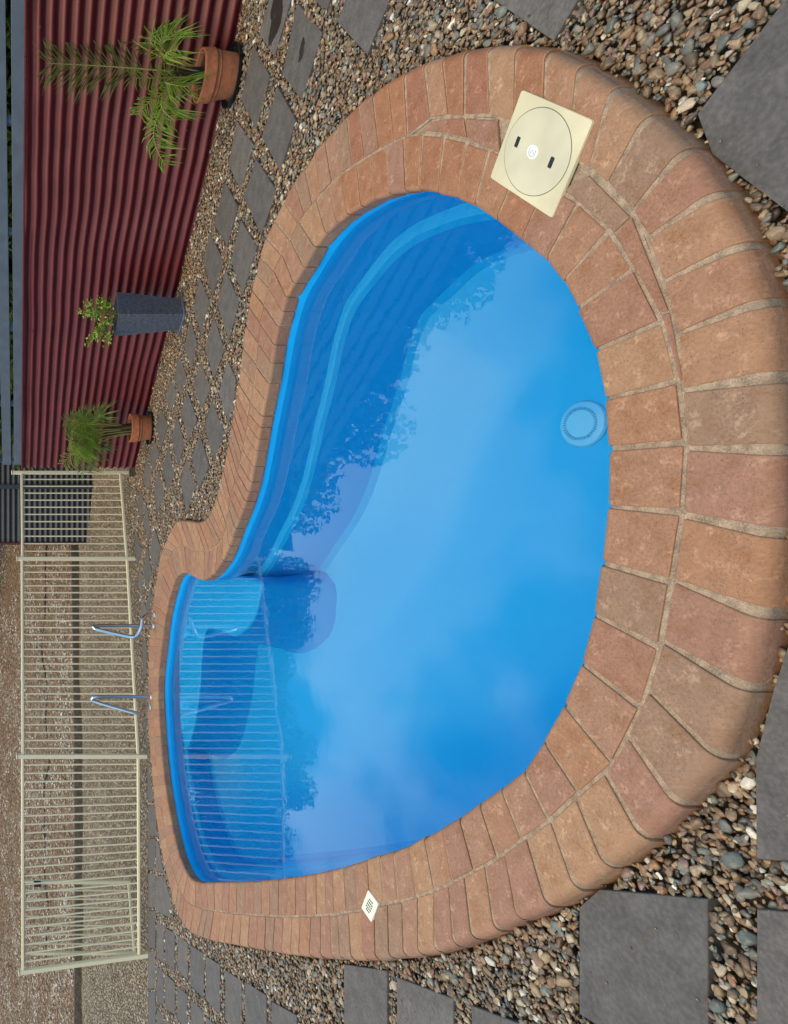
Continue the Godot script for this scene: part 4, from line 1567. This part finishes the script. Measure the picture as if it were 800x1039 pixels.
func palm(root: Node3D, list: Array, top: float) -> void:
	for f in list:
		var a: Vector3 = Vector3(f[0].x * 0.12, top, f[0].z * 0.12)
		var fr := MB.new()
		frond(fr, a, f[1], f[0], f[2], f[3], f[4], f[5])
		var o := obj("frond", fr.mesh(), mats[f[6]], root)
		obj("midrib", rachis(a, f[1], f[0], 0.0055).mesh(), mats.stem, o)

func make_plants() -> void:
	# large potted palm by the near end of the red fence
	var at := Vector3(2.60, -0.045, -3.76)
	saucer(at, 0.168, "black plastic saucer under the terracotta pot with the tall palm frond")
	var p1 := base("potted_palm", at + Vector3(0, 0.009, 0))
	tag(p1, "palm with one tall upright frond in a wide terracotta pot", "potted plant", "potted plants along the red fence")
	terracotta_pot(p1, 0.140, 0.205)
	var V := func(x, y, z): return Vector3(x, y, z)
	palm(p1, [
		[V.call(0.06, 1.10, 0.02), V.call(0.06, 0.7, 0.0), 0.27, 40, 0.12, 0.36, "leaf_dull"],
		[V.call(0.36, 0.72, -0.02), V.call(0.10, 0.55, 0.0), 0.10, 16, 0.3, 0.5, "leaf_dull"],
		[V.call(0.20, 0.34, 0.10), V.call(0.12, 0.62, 0.08), 0.16, 16, 0.5, 0.25, "leaf_palm"],
		[V.call(0.22, 0.50, 0.05), V.call(0.10, 0.55, 0.05), 0.15, 14, 0.4, 0.2, "leaf_palm"],
		[V.call(-0.16, 0.30, 0.14), V.call(-0.10, 0.60, 0.10), 0.17, 18, 0.5, 0.25, "leaf_palm"],
		[V.call(-0.30, 0.36, 0.05), V.call(-0.13, 0.58, 0.03), 0.16, 18, 0.5, 0.3, "leaf_palm"],
		[V.call(-0.52, 0.40, -0.02), V.call(-0.22, 0.62, 0.0), 0.11, 20, 0.45, 0.35, "leaf_bright"],
		[V.call(-0.20, 0.55, -0.05), V.call(-0.08, 0.5, -0.04), 0.15, 16, 0.4, 0.25, "leaf_palm"],
		[V.call(0.02, 0.38, 0.20), V.call(0.0, 0.58, 0.12), 0.16, 14, 0.5, 0.25, "leaf_palm"],
		[V.call(-0.08, 0.62, 0.10), V.call(-0.05, 0.45, 0.05), 0.14, 14, 0.4, 0.25, "leaf_bright"],
	], 0.17)
	for k in 7:
		var an := TAU * k / 7.0
		var st := MB.new()
		st.tube([Vector3(cos(an) * 0.04, 0.16, sin(an) * 0.04), Vector3(cos(an) * 0.035, 0.26, sin(an) * 0.035), Vector3(cos(an) * 0.045, 0.38, sin(an) * 0.045)], 0.012, 6, 0.007)
		obj("stem", st.mesh(), mats.trunk, p1)
	# small potted palm at the fence corner
	var at2 := Vector3(0.815, -0.05, -6.12)
	saucer(at2, 0.165, "black plastic saucer under the terracotta pot with the bushy palm")
	var p2 := base("potted_palm", at2 + Vector3(0, 0.009, 0))
	tag(p2, "bushy low palm in a terracotta pot at the fence corner", "potted plant", "potted plants along the red fence")
	terracotta_pot(p2, 0.138, 0.205)
	var fr := []
	for k in 22:
		var an := TAU * k / 22.0 + rng.randf_range(-0.2, 0.2)
		var rr := rng.randf_range(0.10, 0.32)
		var tip := Vector3(cos(an) * rr - 0.13, rng.randf_range(0.42, 0.88), sin(an) * rr * 0.7)
		var mid := Vector3(cos(an) * rr * 0.35 - 0.02, rng.randf_range(0.55, 0.8), sin(an) * rr * 0.3)
		fr.append([tip, mid, rng.randf_range(0.14, 0.19), 15, rng.randf_range(0.3, 0.6), 0.45, ["leaf_palm", "leaf_dull", "leaf_palm"][k % 3]])
	palm(p2, fr, 0.17)
	for k in 6:
		var an := TAU * k / 6.0
		var st := MB.new()
		st.tube([Vector3(cos(an) * 0.04, 0.16, sin(an) * 0.04), Vector3(cos(an) * 0.035 - 0.01, 0.3, sin(an) * 0.035), Vector3(cos(an) * 0.05 - 0.03, 0.46, sin(an) * 0.05)], 0.011, 6, 0.006)
		obj("stem", st.mesh(), mats.trunk, p2)
	# tall square planter
	var at3 := Vector3(1.56, -0.05, -4.98)
	var tray := MB.new()
	tray.box(Transform3D(Basis.IDENTITY, Vector3(0, 0.012, 0)), Vector3(0.235, 0.024, 0.235), 0.004)
	var tr := obj("planter_tray", tray.mesh(), mats.glaze)
	tr.position = at3
	tr.rotation.y = 0.48
	tag(tr, "low square tray under the tall blue-grey planter", "tray")
	var p3 := base("tall_planter", at3 + Vector3(0, 0.026, 0), 0.48)
	tag(p3, "tall tapered blue-grey square planter with a small leafy plant", "potted plant", "potted plants along the red fence")
	var body := MB.new()
	var lo := 0.088
	var hi := 0.122
	var ht := 0.50
	var cs := [Vector2(1, 1), Vector2(-1, 1), Vector2(-1, -1), Vector2(1, -1)]
	for k in 4:
		var a: Vector2 = cs[k]
		var b: Vector2 = cs[(k + 1) % 4]
		var out := v3((a + b) * 0.5, 0)
		# chamfered corners: each face stops short of its edges
		var sa := (b - a).normalized() * 0.008
		body.flat(v3(a * lo + sa, 0), v3(b * lo - sa, 0), v3(b * hi - sa, ht), v3(a * hi + sa, ht), out)
		var nx: Vector2 = (cs[(k + 2) % 4] - b).normalized() * 0.008
		var n0 := v3((a + b).normalized(), 0)
		var n1 := v3((b + cs[(k + 2) % 4]).normalized(), 0)
		body.quad(v3(b * lo - sa, 0), v3(b * lo + nx, 0), v3(b * hi + nx, ht), v3(b * hi - sa, ht), n0, n1, n1, n0)
		body.flat(v3(a * hi + sa, ht), v3(b * hi - sa, ht), v3(b * (hi - 0.016), ht), v3(a * (hi - 0.016), ht), Vector3.UP)
		body.flat(v3(b * hi - sa, ht), v3(b * hi + nx, ht), v3(b * (hi - 0.016), ht), v3(b * (hi - 0.016), ht), Vector3.UP)
		body.flat(v3(a * (hi - 0.016), ht), v3(b * (hi - 0.016), ht), v3(b * (hi - 0.02), ht - 0.1), v3(a * (hi - 0.02), ht - 0.1), -out)
	obj("pot", body.mesh(), mats.glaze, p3)
	var so := MB.new()
	so.box(Transform3D(Basis.IDENTITY, Vector3(0, ht - 0.05, 0)), Vector3(0.208, 0.02, 0.208))
	obj("soil", so.mesh(), mats.dirt, p3)
	var back := Basis(Vector3.UP, -0.48)
	for s in [[0.09, 0.24, 0.0], [0.10, 0.14, 0.04], [-0.02, 0.20, 0.02], [-0.14, 0.14, 0.02], [-0.25, 0.22, 0.0], [-0.24, 0.08, 0.05], [0.12, 0.07, -0.04], [-0.10, 0.08, 0.06], [0.04, 0.28, -0.03], [-0.18, 0.16, 0.05], [0.05, 0.09, 0.05]]:
		var tip: Vector3 = back * Vector3(s[0], s[1], s[2])
		var st := MB.new()
		var path := [Vector3(0, ht - 0.05, 0), Vector3(tip.x * 0.4, ht + tip.y * 0.55, tip.z * 0.4), Vector3(tip.x, ht + tip.y, tip.z)]
		st.tube(curve_path(path, 5), 0.004, 5, 0.002)
		var so2 := obj("stem", st.mesh(), mats.stem, p3)
		var lf := MB.new()
		for k in 70:
			var t := rng.randf_range(0.45, 1.0)
			var c: Vector3 = path[1].lerp(path[2], (t - 0.3) / 0.7) + Vector3(rng.randf_range(-1, 1), rng.randf_range(-1, 1), rng.randf_range(-1, 1)) * 0.035
			leaf_card(lf, c, rng.randf_range(0.009, 0.017))
		obj("leaves", lf.mesh(), mats.leaf_bright, so2)

func leaf_card(mb: MB, c: Vector3, s: float) -> void:
	var d := Vector3(rng.randf_range(-1, 1), rng.randf_range(-0.6, 0.8), rng.randf_range(-1, 1)).normalized()
	var e := d.cross(Vector3(rng.randf_range(-1, 1), 1, rng.randf_range(-1, 1))).normalized()
	var n := e.cross(d).normalized()
	if n.y < 0:
		n = -n
	mb.tri(c - d * s, c + e * s * 0.55, c + d * s, n, n, n)
	mb.tri(c - d * s, c + d * s, c - e * s * 0.55, n, n, n)

func make_tree(seed_: int, spread: float) -> Array:
	# a dense bushy tree one metre tall, foliage nearly to the ground
	rng.seed = seed_
	var trunk := MB.new()
	var fork := Vector3(0.01, 0.22, 0)
	trunk.tube([Vector3.ZERO, Vector3(0.01, 0.1, 0.006), fork], 0.03, 9, 0.022)
	var crown := MB.new()
	for b in 26:
		var an := 2.4 * b
		var el := (b + 0.5) / 26.0
		var rr := spread * sqrt(maxf(0.0, 1.0 - pow(el * 1.9 - 0.75, 2.0) * 0.62)) * rng.randf_range(0.25, 0.8)
		var tip := Vector3(cos(an) * rr, lerpf(0.17, 0.90, el), sin(an) * rr)
		trunk.tube(curve_path([fork * minf(1.0, tip.y / 0.25), fork.lerp(tip, 0.5) + Vector3(0, 0.03, 0), tip], 3), 0.011, 5, 0.003)
		for k in 700:
			var d := Vector3(rng.randfn(), rng.randfn() * 0.7, rng.randfn()) * 0.08
			leaf_card(crown, tip + d.limit_length(0.13), rng.randf_range(0.009, 0.019))
	return [trunk.mesh(), crown.mesh()]

func make_trees() -> void:
	var kinds := [make_tree(501, 0.40), make_tree(502, 0.46), make_tree(503, 0.36)]
	rng.seed = 77
	# [x, z, height of the top, kind, behind the slat screen?]
	var spots := [
		[-10.4, -14.2, 4.9, 1, false], [-8.7, -14.6, 4.6, 0, false], [-7.2, -14.0, 4.6, 2, false], [-5.8, -14.3, 5.2, 1, false], [-4.6, -14.6, 4.9, 0, false],
		[-3.4, -14.0, 4.7, 2, false], [-1.9, -14.2, 5.3, 1, false], [-0.5, -14.8, 4.4, 0, false], [1.0, -14.0, 5.6, 2, true], [1.3, -11.9, 4.7, 0, true],
		[2.1, -9.8, 4.4, 1, true], [2.9, -8.5, 4.4, 0, true], [3.6, -7.2, 4.2, 2, true], [4.6, -6.4, 4.3, 1, true], [5.4, -5.2, 4.3, 0, true]]
	for s in spots:
		var x: float = s[0]
		var z: float = s[1]
		var y := GROUND_Y - 0.03 if s[4] else bank_y(x, -z - fence_z(x)) - 0.05
		var root := base("leafy_tree", Vector3(x, y, z), rng.randf() * TAU)
		root.scale = Vector3.ONE * (s[2] - y)
		tag(root, "leafy green tree growing beyond the slat screen" if s[4] else "leafy green tree growing on the mulch bank", "tree", "trees beyond the slat screen" if s[4] else "trees on the bank")
		obj("trunk", kinds[s[3]][0], mats.trunk, root)
		obj("crown", kinds[s[3]][1], mats.leaf_tree, root)

func _ready() -> void:
	rng.seed = 4242
	make_camera_and_light()
	bank_noise = noise(5, 0.7, 3)
	make_materials()
	make_coping()
	make_ground()
	make_paving()
	make_pool()
	make_red_fence()
	make_slat_fence()
	make_pool_fence()
	make_pool_gate()
	make_shed()
	make_sleepers()
	make_skimmer()
	make_deck_drain()
	grab_rail(Vector3(-0.936, 0.0, -5.755), [Vector3(0, 0, 0), Vector3(0.0, 0.05, 0.0), Vector3(-0.03, 0.11, 0.03), Vector3(-0.10, 0.13, 0.06), Vector3(-0.175, 0.17, 0.06), Vector3(-0.19, 0.24, 0.05), Vector3(-0.14, 0.50, 0.0), Vector3(-0.125, 0.545, -0.02), Vector3(-0.112, 0.52, -0.04), Vector3(-0.11, 0.2, -0.042), Vector3(-0.11, 0.0, -0.042)], Vector3(-0.11, 0, -0.042), "bent steel grab rail standing on the coping beside the narrow brick point")
	grab_rail(Vector3(-1.836, 0.0, -5.935), [Vector3(0, 0, 0), Vector3(-0.005, 0.04, 0.0), Vector3(-0.03, 0.075, 0.02), Vector3(-0.045, 0.10, 0.04), Vector3(-0.035, 0.17, 0.045), Vector3(0.04, 0.46, 0.02), Vector3(0.066, 0.54, 0.01), Vector3(0.09, 0.545, 0.02), Vector3(0.105, 0.50, 0.031), Vector3(0.106, 0.2, 0.031), Vector3(0.106, 0.0, 0.031)], Vector3(0.106, 0, 0.031), "bent steel grab rail standing on the coping farther from the narrow brick point")
	make_plants()
	make_pipe()
	make_trees()
	rng.seed = 99
	make_gravel()
	make_bank_cover()
